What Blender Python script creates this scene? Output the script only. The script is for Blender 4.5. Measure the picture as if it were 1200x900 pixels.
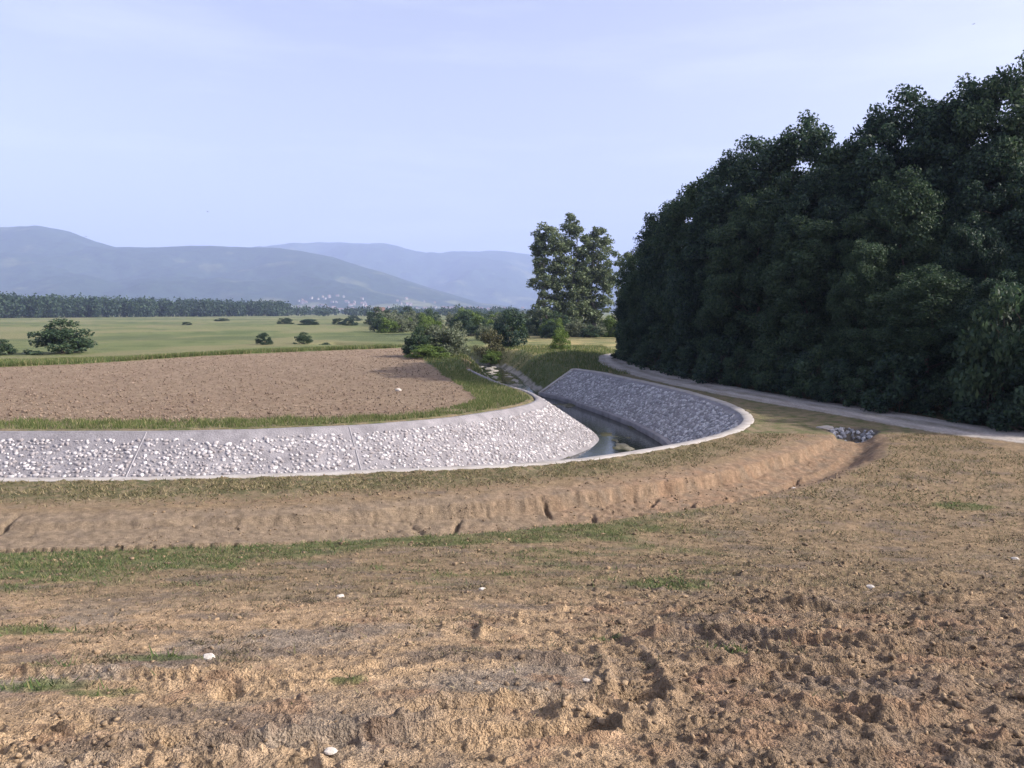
import bpy, bmesh, math, random
import numpy as np
from mathutils import Matrix, Vector

for o in list(bpy.data.objects):
    bpy.data.objects.remove(o, do_unlink=True)
SC = bpy.context.scene
COL = SC.collection
R = math.radians
rng = np.random.default_rng(7)
random.seed(7)

# ------------------------------------------------------------------ camera
cam_d = bpy.data.cameras.new("camera")
cam = bpy.data.objects.new("camera", cam_d)
COL.objects.link(cam)
cam.location = (0, 0, 5.0)
cam.rotation_euler = (R(90) - math.atan(85 / 950), 0, 0)
cam_d.sensor_fit = 'HORIZONTAL'
cam_d.sensor_width = 36.0
cam_d.lens = 36.0 * 950 / 1200
cam_d.clip_start = 0.1
cam_d.clip_end = 40000
SC.camera = cam

# ------------------------------------------------------------------ sky and sun
SUN_EL, SUN_AZ = 31.0, 98.0          # degrees; azimuth clockwise from +Y
w = bpy.data.worlds.new("World")
SC.world = w
w.use_nodes = True
nt = w.node_tree
nt.nodes.clear()
sky = nt.nodes.new('ShaderNodeTexSky')
sky.sky_type = 'NISHITA'
sky.sun_disc = False
sky.sun_elevation = R(SUN_EL)
sky.sun_rotation = R(SUN_AZ)
sky.altitude = 500
sky.air_density = 0.7
sky.dust_density = 7.0
sky.ozone_density = 3.0
bg = nt.nodes.new('ShaderNodeBackground')
bg.inputs['Strength'].default_value = 0.15
wo = nt.nodes.new('ShaderNodeOutputWorld')
hs = nt.nodes.new('ShaderNodeHueSaturation')
hs.inputs['Saturation'].default_value = 0.62
nt.links.new(sky.outputs[0], hs.inputs['Color'])
tint = nt.nodes.new('ShaderNodeMixRGB'); tint.blend_type = 'MULTIPLY'; tint.inputs[0].default_value = 1
tint.inputs[2].default_value = (1.075, 1.01, 1.03, 1)
nt.links.new(hs.outputs[0], tint.inputs[1])
# faint streaks of high cloud
tcw = nt.nodes.new('ShaderNodeTexCoord'); mpw = nt.nodes.new('ShaderNodeMapping'); mpw.inputs['Scale'].default_value = (1.3, 1.3, 9.0)
cn = nt.nodes.new('ShaderNodeTexNoise'); cn.inputs['Scale'].default_value = 1.6; cn.inputs['Detail'].default_value = 6; cn.inputs['Roughness'].default_value = 0.6
cr = nt.nodes.new('ShaderNodeValToRGB'); cr.color_ramp.elements[0].position = 0.5; cr.color_ramp.elements[0].color = (0, 0, 0, 1); cr.color_ramp.elements[1].position = 0.85; cr.color_ramp.elements[1].color = (0.13, 0.13, 0.13, 1)
cm_ = nt.nodes.new('ShaderNodeMixRGB'); cm_.inputs[2].default_value = (7.2, 7.3, 7.9, 1)
nt.links.new(tcw.outputs['Generated'], mpw.inputs['Vector']); nt.links.new(mpw.outputs[0], cn.inputs['Vector']); nt.links.new(cn.outputs['Fac'], cr.inputs[0])
nt.links.new(cr.outputs[0], cm_.inputs[0]); nt.links.new(tint.outputs[0], cm_.inputs[1])
nt.links.new(cm_.outputs[0], bg.inputs[0])
nt.links.new(bg.outputs[0], wo.inputs[0])
sd = bpy.data.lights.new("sun", 'SUN')
sd.energy = 3.9
sd.angle = R(0.5)
sd.color = (1.0, 0.92, 0.83)
sun = bpy.data.objects.new("sun", sd)
COL.objects.link(sun)
sv = Vector((math.sin(R(SUN_AZ)) * math.cos(R(SUN_EL)), math.cos(R(SUN_AZ)) * math.cos(R(SUN_EL)), math.sin(R(SUN_EL))))
sun.rotation_euler = sv.to_track_quat('Z', 'Y').to_euler()
sun.location = sv * 60
SC.view_settings.view_transform = 'Standard'
SC.view_settings.look = 'None'
SC.view_settings.exposure = 1.1
SC.view_settings.gamma = 1.0
SC.view_settings.use_curve_mapping = False
SC.cycles.volume_bounces = 1
SC.cycles.max_bounces = 6
SC.cycles.use_denoising = True

# ------------------------------------------------------------------ helpers
def tag(o, label=None, cat=None, group=None, kind=None):
    if label: o['label'] = label
    if cat: o['category'] = cat
    if group: o['group'] = group
    if kind: o['kind'] = kind
    return o

def np_mesh(name, V, F, smooth=False):
    """V (n,3), F (m,k) with k = 3 or 4, or a list of such arrays"""
    Fs = F if isinstance(F, list) else [F]
    me = bpy.data.meshes.new(name)
    V = np.ascontiguousarray(V, dtype=np.float32)
    me.vertices.add(len(V))
    me.vertices.foreach_set('co', V.ravel())
    loops = np.concatenate([f.ravel() for f in Fs]).astype(np.int32)
    sizes = np.concatenate([np.full(len(f), f.shape[1], dtype=np.int32) for f in Fs])
    starts = np.concatenate([[0], np.cumsum(sizes)[:-1]]).astype(np.int32)
    me.loops.add(len(loops))
    me.loops.foreach_set('vertex_index', loops)
    me.polygons.add(len(sizes))
    me.polygons.foreach_set('loop_start', starts)
    if smooth:
        me.polygons.foreach_set('use_smooth', np.ones(len(sizes), dtype=bool))
    me.update(calc_edges=True)
    return me

def link(name, me, mat=None, parent=None, loc=None):
    o = bpy.data.objects.new(name, me)
    if mat is not None and me is not None:
        if len(me.materials) == 0:
            me.materials.append(mat)
    if loc is not None:
        o.location = loc
    o.parent = parent
    COL.objects.link(o)
    return o

def empty(name, loc=(0, 0, 0), rz=0.0, sc=1.0):
    o = bpy.data.objects.new(name, None)
    o.empty_display_size = 0.3
    o.location = loc
    o.rotation_euler = (0, 0, rz)
    o.scale = (sc, sc, sc) if not isinstance(sc, tuple) else sc
    COL.objects.link(o)
    return o

def set_col(me, C):
    a = me.color_attributes.new('Col', 'FLOAT_COLOR', 'POINT')
    C4 = np.ones((len(C), 4), dtype=np.float32)
    C4[:, :3] = C
    a.data.foreach_set('color', C4.ravel())

# ---- numpy noise
_perms = {}
def _perm(seed):
    if seed not in _perms:
        r = np.random.default_rng(1000 + seed)
        p = r.permutation(256)
        ang = r.uniform(0, 2 * np.pi, 256)
        _perms[seed] = (np.concatenate([p, p]), np.cos(ang), np.sin(ang))
    return _perms[seed]

def perlin(x, y, seed=0):
    p, gx, gy = _perm(seed)
    xi = np.floor(x).astype(np.int64); yi = np.floor(y).astype(np.int64)
    xf = x - xi; yf = y - yi
    xi &= 255; yi &= 255
    x1 = (xi + 1) & 255; y1 = (yi + 1) & 255
    def g(a, b, dx, dy):
        h = p[p[a] + b]
        return gx[h] * dx + gy[h] * dy
    u = xf * xf * xf * (xf * (xf * 6 - 15) + 10)
    v = yf * yf * yf * (yf * (yf * 6 - 15) + 10)
    a = g(xi, yi, xf, yf) * (1 - u) + g(x1, yi, xf - 1, yf) * u
    b = g(xi, y1, xf, yf - 1) * (1 - u) + g(x1, y1, xf - 1, yf - 1) * u
    return (a * (1 - v) + b * v) * 1.5

def fbm(x, y, octs=4, seed=0, gain=0.5):
    s = 0; a = 1.0; t = 0
    for i in range(octs):
        s = s + a * perlin(x * 2 ** i + 17.3 * i, y * 2 ** i + 5.1 * i, seed + i)
        t += a; a *= gain
    return s / t

def cells(x, y, seed=0, prob=None, rlo=0.25, rhi=0.5):
    """domes of random size in jittered cells; returns height 0..1"""
    r = np.random.default_rng(500 + seed)
    T = r.random((256, 256, 4)).astype(np.float32)
    xi = np.floor(x).astype(np.int64); yi = np.floor(y).astype(np.int64)
    out = np.zeros_like(x)
    for dx in (-1, 0, 1):
        for dy in (-1, 0, 1):
            t = T[(xi + dx) & 255, (yi + dy) & 255]
            cx = xi + dx + 0.15 + 0.7 * t[..., 0]; cy = yi + dy + 0.15 + 0.7 * t[..., 1]
            rad = rlo + (rhi - rlo) * t[..., 2] ** 2
            pr = 0.5 if prob is None else prob
            q = ((x - cx) ** 2 + (y - cy) ** 2) / rad ** 2
            h = np.where((q < 1) & (t[..., 3] < pr), np.sqrt(np.maximum(1 - q, 0)) * rad * 2, 0)
            out = np.maximum(out, h)
    return out

def sstep(a, b, x):
    t = np.clip((x - a) / (b - a), 0, 1)
    return t * t * (3 - 2 * t)

def mixc(A, B, t):
    return A * (1 - t[:, None]) + B * t[:, None]

def seg_info(X, Y, pts, closed=False):
    pts = np.asarray(pts, float)
    n = len(pts)
    best = np.full(X.shape, 1e18); bi = np.zeros(X.shape, int); bt = np.zeros(X.shape)
    for i in range(n if closed else n - 1):
        a = pts[i, :2]; b = pts[(i + 1) % n, :2]
        d = b - a; L2 = max(d @ d, 1e-9)
        t = np.clip(((X - a[0]) * d[0] + (Y - a[1]) * d[1]) / L2, 0, 1)
        q = (X - a[0] - t * d[0]) ** 2 + (Y - a[1] - t * d[1]) ** 2
        m = q < best
        best = np.where(m, q, best); bi = np.where(m, i, bi); bt = np.where(m, t, bt)
    return np.sqrt(best), bi, bt

def sdf(X, Y, poly):
    """positive inside"""
    d, _, _ = seg_info(X, Y, poly, True)
    poly = np.asarray(poly, float)
    ins = np.zeros(X.shape, bool)
    n = len(poly)
    for i in range(n):
        x1, y1 = poly[i, :2]; x2, y2 = poly[(i + 1) % n, :2]
        if y1 == y2: continue
        c = ((y1 > Y) != (y2 > Y)) & (X < (x2 - x1) * (Y - y1) / (y2 - y1) + x1)
        ins ^= c
    return np.where(ins, d, -d)

def catmull(pts, step=0.5):
    P = np.asarray(pts, float)
    P = np.vstack([2 * P[0] - P[1], P, 2 * P[-1] - P[-2]])
    out = []
    for i in range(1, len(P) - 2):
        n = max(2, int(np.linalg.norm(P[i + 1] - P[i]) / step))
        for k in range(n):
            t = k / n
            out.append(0.5 * ((2 * P[i]) + (-P[i - 1] + P[i + 1]) * t + (2 * P[i - 1] - 5 * P[i] + 4 * P[i + 1] - P[i + 2]) * t * t
                              + (-P[i - 1] + 3 * P[i] - 3 * P[i + 1] + P[i + 2]) * t ** 3))
    out.append(P[-2])
    return np.array(out)

# ------------------------------------------------------------------ materials
def new_mat(name):
    m = bpy.data.materials.new(name)
    m.use_nodes = True
    n = m.node_tree
    b = n.nodes['Principled BSDF']
    return m, n, b

def nd(n, t, **kw):
    x = n.nodes.new(t)
    for k, v in kw.items():
        setattr(x, k, v)
    return x

def ramp(n, stops):
    r = n.nodes.new('ShaderNodeValToRGB')
    e = r.color_ramp.elements
    while len(e) < len(stops): e.new(0.5)
    for i, (p, c) in enumerate(stops):
        e[i].position = p; e[i].color = (*c, 1)
    return r

def mat_ground():
    m, n, b = new_mat("earth")
    at = nd(n, 'ShaderNodeAttribute', attribute_name='Col')
    tc = nd(n, 'ShaderNodeTexCoord')
    n1 = nd(n, 'ShaderNodeTexNoise'); n1.inputs['Scale'].default_value = 9; n1.inputs['Detail'].default_value = 6; n1.inputs['Roughness'].default_value = 0.65
    n2 = nd(n, 'ShaderNodeTexNoise'); n2.inputs['Scale'].default_value = 55; n2.inputs['Detail'].default_value = 4
    for q in (n1, n2): n.links.new(tc.outputs['Object'], q.inputs['Vector'])
    n3 = nd(n, 'ShaderNodeTexNoise'); n3.inputs['Scale'].default_value = 22; n3.inputs['Detail'].default_value = 3; n3.inputs['Roughness'].default_value = 0.7
    n.links.new(tc.outputs['Object'], n3.inputs['Vector'])
    r1 = ramp(n, [(0.3, (0.70, 0.70, 0.70)), (0.7, (1.28, 1.27, 1.25))])
    r2 = ramp(n, [(0.32, (0.72, 0.70, 0.68)), (0.68, (1.25, 1.25, 1.22))])
    n.links.new(n1.outputs['Fac'], r1.inputs[0]); n.links.new(n2.outputs['Fac'], r2.inputs[0])
    a = nd(n, 'ShaderNodeMixRGB', blend_type='MULTIPLY'); a.inputs[0].default_value = 1
    c = nd(n, 'ShaderNodeMixRGB', blend_type='MULTIPLY'); c.inputs[0].default_value = 1
    n.links.new(at.outputs['Color'], a.inputs[1]); n.links.new(r1.outputs[0], a.inputs[2])
    n.links.new(a.outputs[0], c.inputs[1]); n.links.new(r2.outputs[0], c.inputs[2])
    n.links.new(c.outputs[0], b.inputs['Base Color'])
    bp = nd(n, 'ShaderNodeBump'); bp.inputs['Strength'].default_value = 0.95; bp.inputs['Distance'].default_value = 0.045
    s = nd(n, 'ShaderNodeMath', operation='ADD')
    n.links.new(n3.outputs['Fac'], s.inputs[0]); n.links.new(n2.outputs['Fac'], s.inputs[1])
    n.links.new(s.outputs[0], bp.inputs['Height']); n.links.new(bp.outputs[0], b.inputs['Normal'])
    b.inputs['Roughness'].default_value = 0.95
    b.inputs['Specular IOR Level'].default_value = 0.15
    return m

def mat_island(name, stops, rough=0.9, trans=0.0, obj_random=False, bump=0.0, spec=0.2, tex=None):
    m, n, b = new_mat(name)
    if obj_random:
        g = nd(n, 'ShaderNodeObjectInfo'); src = g.outputs['Random']
    else:
        g = nd(n, 'ShaderNodeNewGeometry'); src = g.outputs['Random Per Island']
    r = ramp(n, stops)
    n.links.new(src, r.inputs[0])
    colr = r.outputs[0]
    if tex:
        tc = nd(n, 'ShaderNodeNewGeometry')
        nz = nd(n, 'ShaderNodeTexNoise'); nz.inputs['Scale'].default_value = tex; nz.inputs['Detail'].default_value = 4
        n.links.new(tc.outputs['Position'], nz.inputs['Vector'])
        rr = ramp(n, [(0.3, (0.65, 0.65, 0.65)), (0.7, (1.25, 1.25, 1.25))])
        n.links.new(nz.outputs['Fac'], rr.inputs[0])
        mx = nd(n, 'ShaderNodeMixRGB', blend_type='MULTIPLY'); mx.inputs[0].default_value = 1
        n.links.new(colr, mx.inputs[1]); n.links.new(rr.outputs[0], mx.inputs[2])
        colr = mx.outputs[0]
        if bump:
            bp = nd(n, 'ShaderNodeBump'); bp.inputs['Strength'].default_value = bump; bp.inputs['Distance'].default_value = 0.02
            n.links.new(nz.outputs['Fac'], bp.inputs['Height']); n.links.new(bp.outputs[0], b.inputs['Normal'])
    n.links.new(colr, b.inputs['Base Color'])
    b.inputs['Roughness'].default_value = rough
    b.inputs['Specular IOR Level'].default_value = spec
    if trans:
        t = nd(n, 'ShaderNodeBsdfTranslucent')
        n.links.new(colr, t.inputs['Color'])
        mx = nd(n, 'ShaderNodeMixShader'); mx.inputs[0].default_value = trans
        n.links.new(b.outputs[0], mx.inputs[1]); n.links.new(t.outputs[0], mx.inputs[2])
        n.links.new(mx.outputs[0], n.nodes['Material Output'].inputs['Surface'])
    return m

def mat_noise(name, stops, scale=4.0, rough=0.9, bump=0.3, detail=6, dist=0.02, spec=0.2, coord='Object', scale2=None):
    m, n, b = new_mat(name)
    tc = nd(n, 'ShaderNodeTexCoord')
    nz = nd(n, 'ShaderNodeTexNoise'); nz.inputs['Scale'].default_value = scale; nz.inputs['Detail'].default_value = detail
    nz.inputs['Roughness'].default_value = 0.62
    n.links.new(tc.outputs[coord], nz.inputs['Vector'])
    r = ramp(n, stops)
    n.links.new(nz.outputs['Fac'], r.inputs[0])
    n.links.new(r.outputs[0], b.inputs['Base Color'])
    if bump:
        h = nz
        if scale2:
            h = nd(n, 'ShaderNodeTexNoise'); h.inputs['Scale'].default_value = scale2; h.inputs['Detail'].default_value = 4
            n.links.new(tc.outputs[coord], h.inputs['Vector'])
        bp = nd(n, 'ShaderNodeBump'); bp.inputs['Strength'].default_value = bump; bp.inputs['Distance'].default_value = dist
        n.links.new(h.outputs['Fac'], bp.inputs['Height']); n.links.new(bp.outputs[0], b.inputs['Normal'])
    b.inputs['Roughness'].default_value = rough
    b.inputs['Specular IOR Level'].default_value = spec
    return m

M = {}
M['ground'] = mat_ground()
M['concrete'] = mat_noise('concrete', [(0.25, (0.22, 0.20, 0.17)), (0.45, (0.33, 0.305, 0.275)), (0.7, (0.40, 0.375, 0.345))], 1.6, 0.9, 0.25, scale2=40)
M['mortar'] = mat_noise('mortar', [(0.28, (0.155, 0.146, 0.151)), (0.5, (0.22, 0.209, 0.215)), (0.75, (0.295, 0.281, 0.285))], 1.3, 0.95, 0.9, detail=9, dist=0.04, scale2=14)
M['joint'] = mat_noise('mortar_joint', [(0.3, (0.24, 0.23, 0.235)), (0.7, (0.33, 0.315, 0.32))], 2.0, 0.95, 0.5, scale2=14)
st_white = [(0.0, (0.23, 0.207, 0.203)), (0.4, (0.34, 0.317, 0.313)), (0.8, (0.44, 0.418, 0.412)), (1.0, (0.58, 0.56, 0.55))]
M['stone_part'] = mat_island('pale_stone', st_white, 0.8, obj_random=True, tex=9, bump=0.4)
M['stone_stuff'] = mat_island('pale_stone_field', st_white, 0.8, tex=9, bump=0.4)
st_grey = [(0.0, (0.20, 0.20, 0.205)), (0.4, (0.31, 0.307, 0.31)), (0.8, (0.42, 0.415, 0.415)), (1.0, (0.55, 0.54, 0.535))]
M['grey_part'] = mat_island('grey_stone', st_grey, 0.85, obj_random=True, tex=9, bump=0.4)
M['grey_stuff'] = mat_island('grey_stone_field', st_grey, 0.85, tex=9, bump=0.4)
M['leaf_a'] = mat_island('leaf_dark', [(0, (0.019, 0.040, 0.031)), (0.5, (0.033, 0.063, 0.040)), (1, (0.060, 0.100, 0.048))], 0.6, 0.34, spec=0.25)
M['leaf_b'] = mat_island('leaf_mid', [(0, (0.026, 0.051, 0.031)), (0.5, (0.046, 0.082, 0.043)), (1, (0.082, 0.122, 0.054))], 0.6, 0.36, spec=0.25)
M['leaf_poplar'] = mat_island('leaf_poplar', [(0, (0.06, 0.09, 0.042)), (0.5, (0.11, 0.145, 0.07)), (1, (0.18, 0.215, 0.115))], 0.6, 0.28, spec=0.25)
M['leaf_willow'] = mat_island('leaf_willow', [(0, (0.075, 0.10, 0.055)), (0.5, (0.13, 0.155, 0.09)), (1, (0.20, 0.22, 0.14))], 0.6, 0.25)
M['leaf_light'] = mat_island('leaf_light', [(0, (0.07, 0.12, 0.025)), (1, (0.15, 0.21, 0.05))], 0.6, 0.3)
M['leaf_brown'] = mat_island('leaf_brown', [(0, (0.06, 0.07, 0.03)), (1, (0.13, 0.12, 0.06))], 0.7, 0.25)
M['bark'] = mat_noise('bark', [(0.3, (0.05, 0.04, 0.03)), (0.7, (0.14, 0.115, 0.09))], 8, 0.95, 0.6)
M['bark_pale'] = mat_noise('bark_pale', [(0.3, (0.10, 0.095, 0.085)), (0.7, (0.28, 0.27, 0.25))], 5, 0.95, 0.5)
M['grass_green'] = mat_island('grass_green', [(0, (0.06, 0.092, 0.026)), (0.6, (0.112, 0.145, 0.045)), (0.88, (0.20, 0.20, 0.08)), (1, (0.34, 0.29, 0.16))], 0.7, 0.35)
M['grass_short'] = mat_island('grass_short', [(0, (0.04, 0.075, 0.022)), (0.6, (0.08, 0.12, 0.038)), (1, (0.22, 0.20, 0.09))], 0.7, 0.3)
M['grass_dry'] = mat_island('grass_dry', [(0, (0.06, 0.065, 0.028)), (0.5, (0.15, 0.135, 0.065)), (1, (0.32, 0.26, 0.15))], 0.8, 0.2)
M['clod'] = mat_island('clod_earth', [(0, (0.125, 0.092, 0.062)), (0.6, (0.20, 0.147, 0.095)), (1, (0.29, 0.21, 0.13))], 0.95, tex=30, bump=0.6, spec=0.1)
M['clod_field'] = mat_island('clod_field', [(0, (0.125, 0.09, 0.065)), (0.6, (0.195, 0.145, 0.104)), (1, (0.30, 0.235, 0.175))], 0.95, spec=0.1)
M['pebble'] = mat_noise('white_rock', [(0.3, (0.36, 0.32, 0.27)), (0.7, (0.60, 0.56, 0.50))], 12, 0.85, 0.4)

# ------------------------------------------------------------------ plan of the place (metres)
LEFT_TOP = catmull([(-60, 34.2), (-40, 33.6), (-21.4, 33.4), (-14.2, 33.5), (-9.2, 34.4), (-5.7, 35.8), (-3.2, 37.6), (-1.27, 39.7), (0.3, 41.9),
                    (1.35, 44.4), (1.6, 46.9), (0.95, 51.0), (-1.1, 58.0), (-3.62, 70.0)])
RIGHT_TOP = catmull([(-60, 22.6), (-40, 23.2), (-15.3, 23.86), (-10.3, 24.1), (-5.3, 24.9), (0, 26.15), (2.94, 27.55), (6.3, 30.3), (8.7, 33.1),
                     (10.2, 35.8), (11.0, 38.6), (11.3, 41.6), (11.25, 45), (10.6, 50.5), (9.5, 55.9), (8.5, 60), (7.0, 66), (5.35, 70.0)])
STREAM_L = [(-4.4, 78), (-5.4, 90), (-6.6, 101), (-10, 110), (-18, 118), (-32, 126)]
STREAM_R = [(4.6, 74), (4.1, 80), (3.1, 92), (1.6, 104), (-3, 115), (-14, 126), (-30, 135)]
CHANNEL = np.array([tuple(p) for p in LEFT_TOP[::2]] + STREAM_L + STREAM_R[::-1] + [tuple(p) for p in RIGHT_TOP[::-2]])
DITCH = np.array([(-40, 16.5, 2.4), (-25, 17.0, 2.4), (-10, 17.8, 2.45), (-5, 18.7, 2.2), (0, 20.2, 2.3), (4.5, 22.4, 2.15), (8, 25.0, 2.05), (11.3, 28.6, 1.9), (13.4, 31.4, 1.35), (14.3, 33.6, 1.15)])
ROAD = np.array([(45, 18.5), (30, 26.6), (20.5, 32.0), (17.2, 40.2), (14.8, 47.0), (12.4, 56.5), (11.0, 66), (10.3, 74), (11.0, 86), (15, 98), (24, 108), (60, 125)])
ROAD_W = 1.75
FIELD = np.array([(-120, 44), (-46.3, 73.2), (-41.2, 78), (-34.8, 91.6), (-22.3, 106), (-14.3, 113.5), (-11.8, 102), (-9.4, 85), (-5.6, 66), (-3.4, 54.6), (-1.9, 47.5), (-2.5, 43.2),
                  (-4.2, 40.0), (-8.3, 37.7), (-15.8, 36.7), (-24, 36.9), (-120, 37.5)])

def z_bank(y):
    k = 1.2
    return 0.209 * k * np.logaddexp(0, (16.4 - y) / k)

CRACKS = [(2.18, 21.3, 0.12, 0.85), (0.94, 21.9, -0.2, 0.6), (-1.43, 20.5, 0.1, 0.8), (7.03, 23.9, 0.6, 0.8), (5.15, 22.9, 0.35, 0.7),
          (9.46, 26.6, 0.55, 0.6), (-12.2, 19.2, -0.1, 0.9), (4.1, 23.1, 0.45, 0.55)]
# x, y, rx, ry, height, rotation
HUMPS = [(0.2, 6.75, 0.42, 0.16, 0.10, -0.25), (-0.55, 6.75, 0.4, 0.10, 0.05, -0.15), (-0.15, 6.5, 0.3, 0.08, 0.03, 0.1), (0.40, 5.10, 0.16, 0.13, 0.13, 0), (0.80, 4.9, 0.2, 0.15, 0.11, 0.3),
         (1.7, 6.75, 0.2, 0.14, 0.09, 0), (1.5, 7.7, 0.25, 0.1, 0.06, -0.5), (3.3, 7.4, 0.5, 0.3, 0.08, 0.2), (1.75, 6.1, 0.3, 0.14, 0.09, 0), (3.2, 5.8, 0.25, 0.2, 0.09, 0), (-2.0, 8.4, 0.1, 0.2, 0.06, 0),
         (2.3, 8.6, 0.5, 0.25, 0.09, 0.1), (3.4, 9.6, 0.7, 0.35, 0.12, 0.2), (4.6, 8.3, 0.4, 0.25, 0.10, 0), (5.4, 10.2, 0.6, 0.3, 0.12, 0), (2.6, 5.1, 0.3, 0.16, 0.09, 0), (-0.9, 4.8, 0.3, 0.1, 0.06, 0.1),
         (6.6, 12.5, 0.8, 0.4, 0.12, 0.1), (4.0, 12.6, 0.8, 0.4, 0.10, 0), (-2.05, 5.62, 0.1, 0.16, -0.10, 0.2), (1.05, 9.35, 0.9, 0.12, 0.05, 0.0)]
# wheel tracks: centre line, half width, depth
TRACKS = [([(-6, 4.75), (-2.4, 4.98), (-1.5, 5.12), (-0.7, 5.22), (1, 5.6)], 0.13, 0.06), ([(-6, 4.2), (-2.2, 4.42), (-0.9, 4.6), (0.5, 4.75)], 0.13, 0.055),
          ([(-0.2, 8.9), (0.5, 8.3), (0.9, 7.4), (1.0, 6.6), (0.9, 5.4)], 0.16, 0.03), ([(1.2, 9.5), (1.9, 8.4), (2.2, 7.0), (2.2, 5.0)], 0.16, 0.03),
          ([(-5, 6.3), (-2, 6.0), (-1.2, 6.2), (-0.6, 7.0), (-0.5, 8.2)], 0.15, 0.03), ([(1.5, 10.4), (4, 9.0), (8, 8.2)], 0.2, 0.05), ([(1.5, 8.0), (4, 6.9), (8, 6.4)], 0.2, 0.05), ([(2, 6.4), (5, 5.2), (8, 4.8)], 0.2, 0.05)]
GREENS = [(-3.63, 5.82, 0.55, 0.18), (-2.94, 5.65, 0.28, 0.12), (-3.05, 6.82, 0.55, 0.12), (-3.72, 6.44, 0.3, 0.1), (2.25, 11.6, 0.7, 0.7), (11.65, 20.5, 0.8, 0.5), (-1.27, 5.94, 0.16, 0.13),
          (0.4, 17.4, 1.0, 0.8), (1.95, 18.2, 1.6, 0.7), (-1.45, 17.0, 1.4, 0.7), (2.3, 17.4, 0.8, 0.6), (1.9, 6.9, 0.25, 0.1), (0.9, 7.6, 0.2, 0.1), (-5.5, 8.0, 1.0, 0.3)]

def rough_mask(X, Y):
    n = fbm(X * 0.35, Y * 0.45, 3, 40)
    a = sstep(0.2, 2.6, X + 1.4 * n + 0.12 * (10 - Y)) * sstep(17, 10.5, Y + 3 * n)
    b = sstep(-0.3, -1.6, X + 0.6 * n) * sstep(4.95, 4.5, Y + 0.35 * n + 0.06 * X)
    return np.clip(a + b, 0, 1)

def green_mask(X, Y):
    n = fbm(X * 0.9, Y * 0.9, 4, 60)
    d, i, t = seg_info(X, Y, DITCH)
    hw = DITCH[i, 2] + (DITCH[np.minimum(i + 1, len(DITCH) - 1), 2] - DITCH[i, 2]) * t
    rim = d - hw + 0.1                       # distance outwards of the ditch edge
    south = Y < np.interp(X, DITCH[:, 0], DITCH[:, 1])
    wid = np.interp(X, [-14, -7, -4.5, -2.5, 0, 3, 5], [6.5, 5.2, 2.2, 0.9, 1.2, 1.2, 0.3])
    g = sstep(1.2, 0.5, rim / wid + 0.9 * n) * sstep(-0.35, 0.05, rim) * south * np.interp(X, [-8, -3, 0, 4, 5.5], [1, 0.95, 0.7, 0.5, 0])
    for (x, y, rx, ry) in GREENS:
        q = ((X - x) / rx) ** 2 + ((Y - y) / ry) ** 2
        g = np.maximum(g, 0.95 * sstep(1.3, 0.3, q + 1.2 * n))
    band = sstep(10.0, 13.0, Y) * south * sstep(0.0, 0.6, rim) * sstep(8.5, 4.0, np.abs(X + 1.5))
    g = np.maximum(g, 0.55 * band * sstep(0.0, 0.30, fbm(X * 0.55 + 7, Y * 0.8, 5, 64, 0.6)))
    # berm between ditch and concrete edge: thin weedy cover
    b = (~south) * sstep(0.0, 0.7, rim + 0.6 * n) * (Y < 60)
    return np.clip(g, 0, 1), np.clip(b, 0, 1), rim, south

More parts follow.
